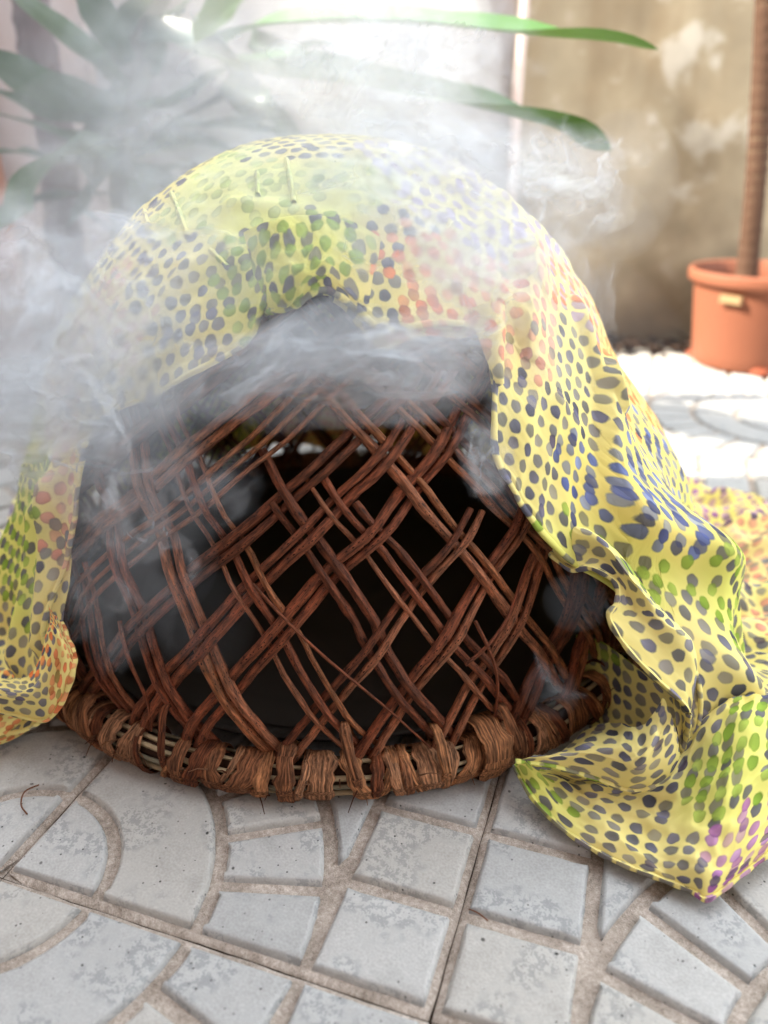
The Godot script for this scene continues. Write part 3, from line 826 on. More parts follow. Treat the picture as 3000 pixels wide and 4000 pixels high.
func pad_mesh(outline: Array, seed_: float) -> ArrayMesh:
	var n := outline.size()
	var ring := PackedVector2Array()
	var inward := PackedVector2Array()
	var area := 0.0
	for k in n:
		area += outline[k].cross(outline[(k + 1) % n])
	for k in n:
		var t: Vector2 = (outline[(k + 1) % n] - outline[(k + n - 1) % n]).normalized()
		inward.append(Vector2(-t.y, t.x) * signf(area))
	for k in n:
		var w := 0.0007 * fine.get_noise_2d(outline[k].x * 34.0 + seed_ * 9.0, outline[k].y * 34.0) + 0.0006 * fine.get_noise_2d(outline[k].x * 90.0 + seed_, outline[k].y * 90.0)
		ring.append((outline[k] - Vector2(0.5, 0.5)) * TILE + inward[k] * (w + 0.0002))
	var v := PackedVector3Array()
	var levels := [[-0.0085, -0.0014], [-0.0034, 0.0004], [-0.0009, 0.0015], [0.0, 0.0032]]
	for l in levels:
		for k in n:
			var c: Vector2 = ring[k] + inward[k] * l[1]
			v.append(Vector3(c.x, l[0], -c.y))
	var idx := PackedInt32Array()
	for l in 3:
		for k in n:
			var a := l * n + k
			var b := l * n + (k + 1) % n
			idx.append_array(PackedInt32Array([a, a + n, b + n, a, b + n, b]) if area > 0 else PackedInt32Array([a, b + n, a + n, a, b, b + n]))
	var top := PackedVector2Array()
	for k in n:
		top.append(ring[k] + inward[k] * 0.0032)
	var tri := Geometry2D.triangulate_polygon(top)
	if tri.is_empty():      # a horn too thin for the bevel: keep the outline itself
		for k in n:
			top[k] = ring[k]
			for l in range(1, 4):
				v[l * n + k] = Vector3(ring[k].x, levels[l][0], -ring[k].y)
		tri = Geometry2D.triangulate_polygon(top)
	for k in range(0, tri.size(), 3):
		var a := tri[k]
		var b := tri[k + 1]
		var c := tri[k + 2]
		var turn := (top[b] - top[a]).cross(top[c] - top[a])
		if turn > 0:
			idx.append_array(PackedInt32Array([3 * n + a, 3 * n + c, 3 * n + b]))
		else:
			idx.append_array(PackedInt32Array([3 * n + a, 3 * n + b, 3 * n + c]))
	return arrays_to_mesh(v, idx)


func make_pavement() -> void:
	var pave := root("pavement")
	pave.set_meta("kind", "structure")
	var outlines := pad_outlines()
	var meshes := []
	for k in outlines.size():
		meshes.append(pad_mesh(outlines[k], k * 1.7))
	var joined := SurfaceTool.new()
	for m in meshes:
		joined.append_from(m, 0, Transform3D())
	var all_pads := joined.commit()
	# the bed of a tile: sunk grooves, a worn rim along the joints
	var bed := PackedVector3Array()
	var uvs := PackedVector2Array()
	var N := 16
	for i in N + 1:
		for j in N + 1:
			var x := lerpf(-0.5, 0.5, float(i) / N) * (TILE - 0.0007)
			var z := lerpf(-0.5, 0.5, float(j) / N) * (TILE - 0.0007)
			var y := -0.0050
			if i == 0 or j == 0 or i == N or j == N:
				y = -0.0080
				x += 0.0012 * fine.get_noise_2d(z * 70.0, i * 3.0) if i == 0 or i == N else 0.0
				z += 0.0012 * fine.get_noise_2d(x * 70.0, j * 3.0 + 50.0) if j == 0 or j == N else 0.0
			elif i == 1 or i == N - 1:
				x = signf(x) * (TILE * 0.5 - 0.0030 - 0.0014 * fine.get_noise_2d(z * 60.0, i * 2.0))
			if (j == 1 or j == N - 1) and i > 0 and i < N:
				z = signf(z) * (TILE * 0.5 - 0.0030 - 0.0014 * fine.get_noise_2d(x * 60.0, j * 2.0 + 30.0))
			bed.append(Vector3(x, y, z))
			uvs.append(Vector2(x, z))
	var bed_mesh := grid_mesh(bed, N + 1, N + 1, uvs)
	var turn0 := Basis(Vector3.UP, deg_to_rad(-18.66))
	var corner := Vector3(-0.258, 0, -0.3754)
	for j in range(-4, 8):
		for i in range(-6, 10):
			var centre := corner + turn0 * Vector3((i + 0.5) * TILE, 0, -(j + 0.5) * TILE)
			if centre.z < -2.05 or centre.z > 0.9 or centre.x < -1.05 or centre.x > 2.2:
				continue
			var near := centre.z < -0.15 and centre.z > -1.0 and absf(centre.x) < 0.25 - centre.z * 0.55
			var quarter := 0
			if posmod(i, 2) == 1:
				quarter = 2 if posmod(j, 2) == 1 else 1
			elif posmod(j, 2) == 1:
				quarter = 3
			var tile := Node3D.new()
			tile.name = "tile"
			tile.position = centre + Vector3(0, 0.0009 * fine.get_noise_2d(i * 7.3, j * 5.1), 0)
			tile.basis = turn0 * Basis(Vector3.UP, quarter * PI / 2)
			pave.add_child(tile, true)
			part("bed", bed_mesh, M.dirt, tile)
			if near:
				for k in meshes.size():
					part("raised_pad", meshes[k], M.pads[(k * 5 + i * 3 + j * 7 + 30) % 3], tile)
			else:
				var far_pads := part("raised_pads", all_pads, M.pads[posmod(i + j * 2, 3)], tile)
				far_pads.set_meta("kind", "stuff")


func wall_slab(called: String, x0: float, x1: float, y1: float, z_front: float, thick: float, m: Material) -> MeshInstance3D:
	# a rendered wall with a slightly uneven face
	var nx := maxi(int((x1 - x0) / 0.04), 4)
	var ny := maxi(int(y1 / 0.06), 4)
	var v := PackedVector3Array()
	var uv := PackedVector2Array()
	for i in nx + 1:
		for j in ny + 1:
			var x := lerpf(x0, x1, float(i) / nx)
			var y := lerpf(-0.02, y1, float(j) / ny)
			v.append(Vector3(x, y, z_front + 0.004 * broad.get_noise_2d(x * 3.0 + 9.0, y * 3.0)))
			uv.append(Vector2(x / 2.4 + 0.45, 1.0 - y / 2.4))
	var front := grid_mesh(v, nx + 1, ny + 1, uv)
	var st := SurfaceTool.new()
	st.append_from(front, 0, Transform3D())
	var b := BoxMesh.new()
	b.size = Vector3(x1 - x0, y1 + 0.03, thick - 0.012)
	st.append_from(b, 0, Transform3D(Basis(), Vector3((x0 + x1) / 2, (y1 - 0.03) / 2, z_front - 0.008 - thick / 2)))
	return part(called, st.commit(), m)


func make_walls() -> void:
	var a := wall_slab("courtyard_wall", -1.6, 0.268, 1.55, -1.885, 0.15, M.pale)
	tag(a, "pale painted courtyard wall behind the smoke and the strap leaves", "wall")
	var b := wall_slab("courtyard_wall", 0.268, 3.2, 1.55, -1.9, 0.15, M.stained)
	tag(b, "beige plaster wall with brown stains and flaking white patches behind the potted palm", "wall")
	var d := wall_slab("corner_pier", -1.6, -0.60, 1.55, -1.82, 0.05, M.pink)
	tag(d, "pinkish plastered wall section behind the dark trunk", "wall")
	var pole := []
	var rad := []
	for k in 12:
		pole.append(Vector3(0.281 + 0.002 * sin(k * 1.3), -0.02 + k * 0.137, -1.868))
		rad.append(0.0105)
	var pipe := part("wall_pipe", tube(pole, rad, 12), M.pipe)
	tag(pipe, "thin pinkish white pipe running up the wall beside the brown stains", "pipe")
	var post := part("wooden_post", box_mesh(Vector3(0.09, 1.5, 0.05)), M.post, self, Vector3(-0.845, 0.745, -1.78))
	tag(post, "orange brown wooden post at the edge of the pinkish wall", "post")
	# the house beside the yard, out of the picture: it shades the basket
	var house := part("house", box_mesh(Vector3(0.3, 2.15, 4.0)), M.pink, self, Vector3(-1.8, 1.06, 1.06))
	part("low_wing", box_mesh(Vector3(0.296, 1.74, 1.2)), M.pink, house, Vector3(0.0, -0.205, -2.602))
	tag(house, "tall plastered house wall on the shaded side of the yard", "house")
	var back := part("second_house", box_mesh(Vector3(3.6, 2.7, 0.25)), M.pink, self, Vector3(0.32, 1.32, 0.95))
	tag(back, "plastered house behind the photographer, carrying the porch roof", "house")
	var roof := part("porch_roof", box_mesh(Vector3(2.6, 0.08, 1.25)), M.post, self, Vector3(0.0, 2.1, 0.2))
	tag(roof, "flat porch roof on the house front above the photographer", "porch roof")


# ============================ plants ============================

func leaf_mesh(p: Array, w: float, k: int) -> ArrayMesh:
	var n := 26
	var v := PackedVector3Array()
	var uv := PackedVector2Array()
	var wave := 0.12 * sin(k * 2.1)
	for i in n:
		var t := float(i) / (n - 1)
		var c := spline(p, t)
		var tan := (spline(p, minf(t + 0.03, 1.0)) - spline(p, maxf(t - 0.03, 0.0))).normalized()
		var face := (Vector3(0, 0.75, 0) + (Vector3(0, 0.45, 0) - c).normalized() * 0.8).normalized()
		var side := tan.cross(face).normalized()
		var up := side.cross(tan).normalized()
		side = side.rotated(tan, 0.35 * sin(t * 3.0 + k))
		var wid := w * 0.5 * (0.62 + 0.38 * ss(0.0, 0.35, t)) * pow(clampf((1.0 - t) / 0.42, 0.0, 1.0), 0.9)
		for j in 7:
			var s := j / 3.0 - 1.0
			var lift := absf(s) * 0.28 * wid + 0.10 * wid * sin(t * 14.0 + k + s * 2.0) * absf(s) + wave * wid * s
			v.append(c + side * s * wid + up * lift)
			uv.append(Vector2(t, s * 0.5 + 0.5))
	return grid_mesh(v, n, 7, uv)


func make_plant() -> void:
	var t := root("strap_leaf_plant", Vector3(-0.45, 0, -1.42))
	tag(t, "tall strap leaved plant with grey stems standing in the smoke behind the basket", "plant")
	var base := t.position
	for pts in [[Vector3(-0.30, 0.85, -1.40), Vector3(-0.344, 0.651, -1.4), Vector3(-0.378, 0.565, -1.4), Vector3(-0.414, 0.422, -1.4), Vector3(-0.442, 0.26, -1.42), Vector3(-0.45, 0.1, -1.42), Vector3(-0.45, -0.02, -1.42)], [Vector3(-0.575, 0.85, -1.5), Vector3(-0.569, 0.666, -1.5), Vector3(-0.57, 0.574, -1.5), Vector3(-0.563, 0.42, -1.5), Vector3(-0.579, 0.25, -1.5), Vector3(-0.53, 0.1, -1.46), Vector3(-0.5, -0.02, -1.44)]]:
		var path := []
		var rad := []
		var dark: bool = pts[0].x < -0.5
		for k in 44:
			path.append(spline(pts, k / 43.0) - base)
			rad.append((0.03 if dark else 0.026) + 0.0022 * sin(k * 1.9) + 0.004 * k / 43.0)
		part("stem", tube(path, rad, 12, 4.0, true, 1.0, 0.1), M.stem_dark if dark else M.stem, t)
	for k in LEAVES.size():
		var pts := []
		for p in LEAVES[k][1]:
			pts.append(p - base)
		part("leaf", leaf_mesh(pts, LEAVES[k][0] * (2.6 if k < 2 else (1.5 if k == 7 else 1.15)), k), M.leaves[3 if k < 2 else (1 if k == 7 else k % 3)], t)


func make_potted_palm() -> void:
	var t := root("potted_palm", Vector3(0.785, 0.002, -1.70))
	tag(t, "orange plastic pot with a ringed palm trunk against the beige wall", "potted plant")
	var pot := part("pot", lathe([Vector2(0.0, 0.012), Vector2(0.098, 0.012), Vector2(0.1, 0.0), Vector2(0.106, 0.002), Vector2(0.110, 0.03), Vector2(0.126, 0.162), Vector2(0.129, 0.168), Vector2(0.137, 0.171), Vector2(0.140, 0.176), Vector2(0.141, 0.192), Vector2(0.137, 0.197), Vector2(0.130, 0.194), Vector2(0.126, 0.17), Vector2(0.115, 0.10)], 64), M.clay, t)
	for a in [2.35, 0.2]:
		var pl := part("handle_plaque", box_mesh(Vector3(0.042, 0.015, 0.012)), M.plaque, pot, Vector3(cos(a) * 0.128, 0.15, sin(a) * 0.128))
		pl.rotation.y = PI / 2 - a
	for a in [1.65, 3.7]:
		var ft := part("drain_notch", lathe([Vector2(0.0, 0.012), Vector2(0.012, 0.012), Vector2(0.02, 0.006), Vector2(0.022, 0.0)], 20), M.clay_dark, pot, Vector3(cos(a) * 0.1, 0.002, sin(a) * 0.1))
	var soil_v := []
	for k in 8:
		soil_v.append(Vector2(0.017 * k, 0.158 + 0.006 * sin(k * 2.3)))
	soil_v.append(Vector2(0.124, 0.152))
	part("soil", lathe(soil_v, 32), M.soil, t)
	var path := []
	var rad := []
	var foot := Vector3(-0.02, 0.15, -0.01)
	var head := Vector3(-0.115, 1.0, -0.03)
	for k in 150:
		var f := k / 149.0
		path.append(foot.lerp(head, f) + Vector3(0.006 * sin(f * 5.0), 0, 0))
		var ringed := pow(absf(sin(f * PI * 38.0)), 0.35)
		rad.append(0.0185 + 0.0022 * ringed + 0.004 * (1.0 - ss(0.0, 0.12, f)))
	part("trunk", tube(path, rad, 14, 4.0, true, 1.0, 0.08), M.palm, t)
	for k in 38:
		var f := (k + 0.0) / 38.0
		var c := foot.lerp(head, f) + Vector3(0.006 * sin(f * 5.0), 0, 0)
		part("leaf_scar", lathe([Vector2(0.0188, -0.0025), Vector2(0.0201, 0.0), Vector2(0.0188, 0.0025)], 14), M.palm_ring, t, c)
	for k in 7:      # fronds above the picture
		var a := k * TAU / 7
		var o := Vector3(cos(a), 0, sin(a))
		part("frond", leaf_mesh([head, head + o * 0.15 + Vector3(0, 0.22, 0), head + o * 0.35 + Vector3(0, 0.28, 0), head + o * 0.55 + Vector3(0, 0.15, 0)], 0.06, k), M.leaves[0], t)


# ============================ basket ============================

const BH := [0.0, 0.05, 0.1, 0.15, 0.2, 0.25, 0.3, 0.34, 0.37, 0.4, 0.42, 0.432]
const BR := [0.305, 0.306, 0.299, 0.284, 0.266, 0.243, 0.212, 0.18, 0.148, 0.107, 0.068, 0.03]
const GH := [0.0, 0.03, 0.05, 0.08, 0.11, 0.14, 0.17, 0.2, 0.23, 0.27, 0.31, 0.35, 0.39]
const GB := [15.0, 10.0, 7.0, 3.5, 0.0, -3.2, -7.0, -12.0, -17.0, -25.0, -36.0, -50.0, -72.0]
const GF := [-14.0, -10.8, -8.5, -4.4, 0.0, 5.0, 11.0, 18.5, 26.0, 37.0, 50.0, 66.0, 86.0]


func on_basket(phi: float, h: float, out: float) -> Vector3:
	var r := spline1(BH, BR, h) + out
	return Vector3(r * sin(phi), h, r * cos(phi))


func make_basket() -> void:
	var t := root("twig_basket", Vector3(AX, 0, AZ))
	tag(t, "dome shaped basket of woven red brown twigs, open mouth down, under the dotted cloth", "basket")
	var step := 360.0 / 32.0
	var r := RandomNumberGenerator.new()
	r.seed = 5
	for family in 2:
		for g in 32:
			var here := (-4.0 if family == 0 else 4.8) + g * step + r.randf_range(-2.0, 2.0)
			var members := 2 if r.randf() < 0.74 else 3
			var top := r.randf_range(0.33, 0.425) if r.randf() < 0.8 else r.randf_range(0.17, 0.26)
			var slope := r.randf_range(0.93, 1.07)
			var bend := r.randf() * 90.0
			var gap := r.randf_range(0.0040, 0.0050)
			for k in members:
				var off := (k - (members - 1) / 2.0) * gap * 2.0
				var fat := r.randf_range(0.0030, 0.0043) if members == 2 else r.randf_range(0.0017, 0.0034)
				var top_k := top - r.randf_range(0.0, 0.05)
				var bottom := r.randf_range(0.004, 0.014)
				var ph := r.randf() * 40.0
				var pts := []
				var rad := []
				var n := 44
				var knots := []
				for q in 5:
					knots.append(r.randf())
				for s in n:
					var h := lerpf(bottom, top_k, float(s) / (n - 1))
					var deg := here + spline1(GH, GB if family == 0 else GF, h) * slope + 1.1 * fine.get_noise_2d(h * 7.0, bend)
					# where along the other family this point lies: over one, under the next
					var other := (deg - spline1(GH, GF if family == 0 else GB, h) - (4.8 if family == 0 else -4.0)) / step
					var weave := cos(PI * (other + g)) * 0.0030 * (1.0 if family == 0 else -1.0)
					weave *= 1.0 - ss(0.3, 0.42, h) * 0.5
					var wob := 0.0006 * fine.get_noise_2d(h * 26.0, ph)
					var rr := spline1(BH, BR, h)
					var phi := deg_to_rad(deg) + (off * 1.35 * (1.0 + 0.22 * fine.get_noise_2d(h * 9.0, ph + 20.0)) + wob * 1.4) / maxf(rr, 0.08)
					pts.append(on_basket(phi, h, weave + wob + absf(off) * 0.12 * fine.get_noise_2d(h * 12.0, ph + 9.0)))
					var f := fat * (1.08 - 0.25 * float(s) / n)
					for q in knots:
						f += fat * 0.2 * exp(-pow((float(s) / n - q) * n / 1.1, 2.0))
					rad.append(f)
				part("twig", tube(pts, rad, 8, 9.0, true, 1.0, 0.10), M.rods[r.randi() % 4], t)
	# thin loose twigs and a broken one
	for e in [[-9.0, 0.165, 15.0, 0.035, 0.0013], [22.0, 0.13, 24.5, 0.03, 0.0016], [-30.0, 0.12, -25.0, 0.035, 0.0018], [20.0, 0.10, 33.0, 0.165, 0.0015]]:
		var pts := []
		var rad := []
		for s in 22:
			var f := s / 21.0
			pts.append(on_basket(deg_to_rad(lerpf(e[0], e[2], f) + 1.5 * sin(f * PI)), lerpf(e[1], e[3], f), 0.0075 + 0.003 * sin(f * 6.0)))
			rad.append(e[4] * (1.0 - 0.35 * f))
		part("loose_twig", tube(pts, rad, 6, 9.0, true, 1.0, 0.1), M.rods[1], t)
	make_ring(t, r)


func make_ring(t: Node3D, r: RandomNumberGenerator) -> void:
	var ring := Node3D.new()
	ring.name = "base_ring"
	t.add_child(ring, true)
	var R0 := 0.311
	var core := []
	var core_r := []
	for k in 121:
		var a := TAU * k / 120.0
		core.append(Vector3(sin(a) * R0, 0.017, cos(a) * R0))
		core_r.append(0.011)
	part("ring_core", tube(core, core_r, 8, 10.0, false), M.core, ring)
	for s in 9:      # the sticks bundled into the ring
		var a0 := TAU * s / 9.0
		var pts := []
		var rad := []
		for k in 61:
			var a := TAU * k / 60.0
			var around := a0 + 0.5 * fine.get_noise_2d(a * 1.2, s * 9.0)
			pts.append(Vector3(sin(a) * (R0 + cos(around) * 0.0125), 0.017 + sin(around) * 0.0125, cos(a) * (R0 + cos(around) * 0.0125)))
			rad.append(0.0017 + 0.0004 * sin(k * 0.9 + s))
		part("bundled_stick", tube(pts, rad, 6, 20.0, false), M.pale_stick if s % 3 else M.grey_stick, ring)
	# strips of bark wound over the bundle; the tall ones tie the twigs down
	var deg := -180.0
	var tall := [-42.0, -35.5, -21.5, 16.2, 27.0, -4.6, 4.6, 48.0, 60.0, -60.0, -80.0, 80.0, 100.0, 125.0, 150.0, 175.0, -105.0, -130.0, -155.0]
	while deg < 180.0:
		var span := r.randf_range(0.8, 2.8)
		if r.randf() < 0.16:
			span = r.randf_range(2.8, 4.4)
		if (absf(deg + 24.0) < 1.8 or absf(deg - 1.0) < 2.0 or absf(deg + 5.5) < 1.5) and r.randf() < 0.8:      # bare stretches
			deg += span * 1.3
			continue
		ring_strip(ring, r, deg, span, 0.0142 + r.randf_range(0.0, 0.0035), 0.0148 + r.randf_range(0.0, 0.0032), 0.0175, r.randf_range(-3.6, 3.6), r.randf_range(0.0, 1.0))
		deg += span * r.randf_range(0.8, 1.05) + (r.randf_range(0.6, 2.4) if r.randf() < 0.05 else 0.0)
	for a in tall:
		var w := r.randf_range(1.2, 2.7)
		var hi := r.randf_range(0.021, 0.036)
		ring_strip(ring, r, a - w / 2, w, r.randf_range(0.0155, 0.0185), hi, hi - 0.002, r.randf_range(-4.5, 4.5), r.randf())
	for k in 46:      # frayed fibre ends
		var a := deg_to_rad(r.randf_range(-75.0, 75.0))
		var p0 := Vector3(sin(a) * (R0 + 0.016), r.randf_range(0.008, 0.03), cos(a) * (R0 + 0.016))
		var dir := Vector3(sin(a) + r.randf_range(-0.9, 0.9), r.randf_range(-0.6, 0.9), cos(a) + r.randf_range(-0.5, 0.5)).normalized() * r.randf_range(0.006, 0.020)
		var p1 := p0 + dir + Vector3(0, r.randf_range(-0.006, 0.004), 0)
		p1.y = maxf(p1.y, 0.002)
		part("fibre_end", tube([p0, (p0 + p1) / 2 + Vector3(0, 0.002, 0), p1], [0.0007, 0.0005, 0.0003], 4), M.wraps[r.randi() % 4], ring)
	ring_strip(ring, r, 21.0, 4.2, 0.022, 0.0235, 0.0225, 0.8, 0.1)      # the fat one beside the cloth


func ring_strip(ring: Node3D, r: RandomNumberGenerator, deg: float, span: float, thick: float, tall: float, mid: float, skew: float, frayed: float) -> void:
	var R0 := 0.311
	var nu := 9
	var nv := 25
	var v := PackedVector3Array()
	var uv := PackedVector2Array()
	var s0 := r.randf() * 50.0
	var v0 := r.randf()
	for i in nu:
		for j in nv:
			var f := float(j % (nv - 1)) / (nv - 1)
			var a := TAU * f
			var x := float(i) / (nu - 1)
			var ragged := 0.22 * fine.get_noise_2d(f * 7.0, s0 + (0.0 if i < nu / 2 else 30.0)) * absf(x - 0.5) * 2.0
			var d := deg + span * (x + ragged * signf(x - 0.5) * 1.6) + skew * sin(a) * 0.5
			var edge := 1.0 - pow(absf(x - 0.5) * 2.0, 8.0)
			var lump := 0.0006 * fine.get_noise_2d(x * 2.6 + s0, f * 6.0) + 0.0006 * fine.get_noise_2d(x * 13.0 * (0.5 + frayed) + s0, f * 1.6)
			var k := 0.0017 * edge + lump
			var rr := R0 + cos(a) * (thick + k)
			var y := mid + sin(a) * (tall + k)
			if tall > 0.025:
				rr = R0 - (y - 0.017) * 0.02 + cos(a) * (thick * (1.0 - 0.3 * ss(0.03, 0.06, y)) + k)
			y = maxf(y, 0.0012)
			var ph := deg_to_rad(d)
			v.append(Vector3(sin(ph) * rr, y, cos(ph) * rr))
			uv.append(Vector2(f * 1.1 + v0, x * span * 0.06 + v0 * 3.0))
	part("bark_strip", grid_mesh(v, nu, nv, uv), M.wraps[r.randi() % 4], ring)


# ============================ cloth ============================

func make_profile() -> void:       # the draped dome, by arc length from its top
	var pr := [0.0, 0.04, 0.083, 0.122, 0.16, 0.195, 0.222, 0.245, 0.264, 0.28, 0.292, 0.304, 0.315, 0.324, 0.345, 0.40, 1.4]
	var ph := [0.448, 0.446, 0.438, 0.421, 0.394, 0.363, 0.33, 0.295, 0.258, 0.215, 0.17, 0.12, 0.07, 0.035, 0.012, 0.007, 0.007]
	var s := 0.0
	for i in pr.size() - 1:
		var a := Vector2(pr[i], ph[i])
		var b := Vector2(pr[i + 1], ph[i + 1])
		var L := a.distance_to(b)
		while prof_r.size() * PROF_STEP < s + L:
			var f := (prof_r.size() * PROF_STEP - s) / L
			prof_r.append(lerpf(a.x, b.x, f))
			prof_h.append(lerpf(a.y, b.y, f))
		s += L
	for pass_ in 14:
		var r2 := prof_r.duplicate()
		var h2 := prof_h.duplicate()
		for k in range(1, r2.size() - 1):
			r2[k] = (prof_r[k - 1] + 2.0 * prof_r[k] + prof_r[k + 1]) / 4.0
			h2[k] = (prof_h[k - 1] + 2.0 * prof_h[k] + prof_h[k + 1]) / 4.0
		prof_r = r2
		prof_h = h2


# creases: from, to (in the flat cloth, metres from its middle), height, width
const CREASES := [
	[0.170, 0.10, 0.168, 0.15, 0.006, 0.012, -1.0], [0.168, 0.15, 0.172, 0.21, 0.011, 0.012, -1.0], [0.315, 0.289, 0.488, 0.221, 0.020, 0.026], [0.488, 0.221, 0.6, 0.24, 0.016, 0.03],
	[0.242, 0.146, 0.279, 0.186, 0.009, 0.014, -1.0], [0.279, 0.186, 0.297, 0.288, 0.012, 0.014, -1.0],
	[0.369, 0.262, 0.602, 0.105, 0.012, 0.022], [-0.151, 0.191, -0.203, 0.246, 0.006, 0.012], [-0.107, 0.196, -0.165, 0.256, 0.005, 0.010], [-0.074, 0.184, -0.048, 0.235, 0.004, 0.008],
	[-0.072, 0.145, 0.011, 0.178, 0.003, 0.008], [0.011, 0.178, 0.091, 0.146, 0.003, 0.008], [0.089, 0.101, 0.151, 0.065, 0.004, 0.010], [0.151, 0.065, 0.236, 0.026, 0.004, 0.012],
	[-0.012, 0.19, 0.0, 0.233, -0.006, 0.010], [-0.026, 0.205, -0.028, 0.245, 0.020, 0.017], [0.02, 0.2, 0.03, 0.245, 0.005, 0.010], [0.06, 0.16, 0.12, 0.21, 0.004, 0.014], [0.10, 0.15, 0.16, 0.20, 0.004, 0.012],
	[-0.3, 0.28, -0.36, 0.38, 0.014, 0.016], [-0.36, 0.26, -0.42, 0.36, 0.012, 0.016], [-0.25, 0.22, -0.3, 0.3, 0.006, 0.014], [0.2, 0.24, 0.19, 0.33, 0.005, 0.010], [0.225, 0.25, 0.215, 0.34, 0.005, 0.010], [0.25, 0.25, 0.25, 0.33, 0.004, 0.009],
	[0.4, 0.35, 0.5, 0.36, 0.016, 0.02], [0.44, 0.31, 0.6, 0.32, -0.012, 0.02],
]


func cloth_at(q: Vector2, lift := 0.0) -> Vector3:
	var s := q.length()
	var phi := atan2(q.x, q.y)
	var deg := rad_to_deg(phi)
	var x := s / PROF_STEP
	var i := clampi(int(x), 0, prof_r.size() - 2)
	var f := x - i
	var r := lerpf(prof_r[i], prof_r[i + 1], f)
	var h := lerpf(prof_h[i], prof_h[i + 1], f)
	var tr := prof_r[i + 1] - prof_r[i]
	var th := prof_h[i + 1] - prof_h[i]
	var tl := sqrt(tr * tr + th * th)
	var nr := -th / tl          # outward in the plane of the profile
	var nh := tr / tl
	var d := lift
	# wrinkles everywhere, folds growing towards the hem
	d += 0.0022 * broad.get_noise_2d(q.x * 11.0, q.y * 11.0) * ss(0.0, 0.1, s)
	d += 0.0020 * ridged.get_noise_2d(q.x * 5.0 + 3.0, q.y * 5.0) * ss(0.05, 0.2, s)
	d += 0.0007 * fine.get_noise_2d(q.x * 55.0, q.y * 55.0)
	var side := ss(40.0, 58.0, deg) + ss(-40.0, -62.0, deg) if deg != 0.0 else 0.0
	var low := ss(0.34, 0.60, s) * clampf(side, 0.0, 1.0)
	if low > 0.0:
		var wav := sin(phi * 15.0 + 2.2 * broad.get_noise_2d(phi * 1.6, s * 2.0)) + 0.5 * sin(phi * 27.0 + 3.0 * broad.get_noise_2d(phi * 2.0 + 9.0, s * 2.0))
		d += 0.013 * low * wav + 0.008 * low
	for c in CREASES:
		var a := Vector2(c[0], c[1])
		var ab := Vector2(c[2], c[3]) - a
		var u := (q - a).dot(ab) / ab.length_squared()
		if u < -0.4 or u > 1.4:
			continue
		var e := absf(q.x - a.x - ab.x * u) + absf(q.y - a.y - ab.y * u)
		if e > c[5] * 4.0:
			continue
		var off: Vector2 = q - a - ab * clampf(u, 0.0, 1.0)
		var dist: float = off.length() / c[5]
		if c.size() > 6:       # a fold lying over: broad on one side, steep on the other
			var sd: float = off.dot(Vector2(-ab.y, ab.x)) * c[6]
			dist *= lerpf(2.6, 0.45, ss(-0.25, 0.25, sd / (c[5] * ab.length())))
		d += c[4] * exp(-dist * dist)
	r += nr * d
	h += nh * d
	# the loose right flank and the part left free in front of the ring
	r += 0.034 * ss(0.33, 0.46, s) * ss(40.0, 56.0, deg) * (1.0 - ss(120.0, 160.0, deg))
	r += 0.080 * ss(0.38, 0.56, s) * ss(22.0, 35.0, deg) * (1.0 - ss(44.0, 72.0, deg))
	r += 0.016 * ss(0.44, 0.58, s) * ss(-26.0, -36.0, deg) * (1.0 - ss(-70.0, -110.0, deg))
	if s > 0.56:
		h += 0.055 * ss(0.56, 0.66, s) * clampf(broad.get_noise_2d(q.x * 5.5 + 20.0, q.y * 5.5) + 0.35, 0.0, 1.0) * ss(30.0, 60.0, absf(deg)) * (1.0 - ss(0.72, 0.8, s))
	h = maxf(h, 0.003 + 0.0012 * (1.0 + fine.get_noise_2d(q.x * 40.0, q.y * 40.0)))
	return Vector3(r * sin(phi), h, r * cos(phi))


func cloth_uv(q: Vector2) -> Vector2:
	return (q + Vector2.ONE * CLOTH_REACH) / (2.0 * CLOTH_REACH)


const EDGE := [   # the hem of the flat cloth, clockwise from behind
	-0.10, -0.585, -0.22, -0.62, -0.38, -0.56, -0.58, -0.34, -0.655, -0.10, -0.63, 0.12, -0.57, 0.27, -0.51, 0.37, -0.455, 0.425, -0.405, 0.45, -0.365, 0.445, -0.348, 0.419, -0.348, 0.388, -0.335, 0.368, -0.306, 0.345,
	-0.266, 0.321, -0.237, 0.285, -0.215, 0.272, -0.181, 0.277, -0.145, 0.283, -0.106, 0.281, -0.071, 0.276, -0.053, 0.268, -0.042, 0.254, -0.030, 0.246, -0.018, 0.2435, -0.007, 0.239, 0.003, 0.235, 0.019, 0.240, 0.040, 0.255, 0.055, 0.262, 0.075, 0.255,
	0.101, 0.244, 0.130, 0.236, 0.150, 0.232, 0.1535, 0.248, 0.1545, 0.270, 0.157, 0.291, 0.164, 0.316, 0.177, 0.331, 0.204, 0.346, 0.230, 0.355, 0.256, 0.360, 0.276, 0.357, 0.296, 0.354, 0.33, 0.358, 0.36, 0.366, 0.383, 0.392, 0.388, 0.43, 0.395, 0.475, 0.44, 0.475,
	0.49, 0.45, 0.54, 0.42, 0.60, 0.36, 0.70, 0.24, 0.74, 0.06, 0.73, -0.2, 0.60, -0.44, 0.40, -0.62, 0.22, -0.64, 0.10, -0.585]
const STAR := Vector2(0.03, -0.15)


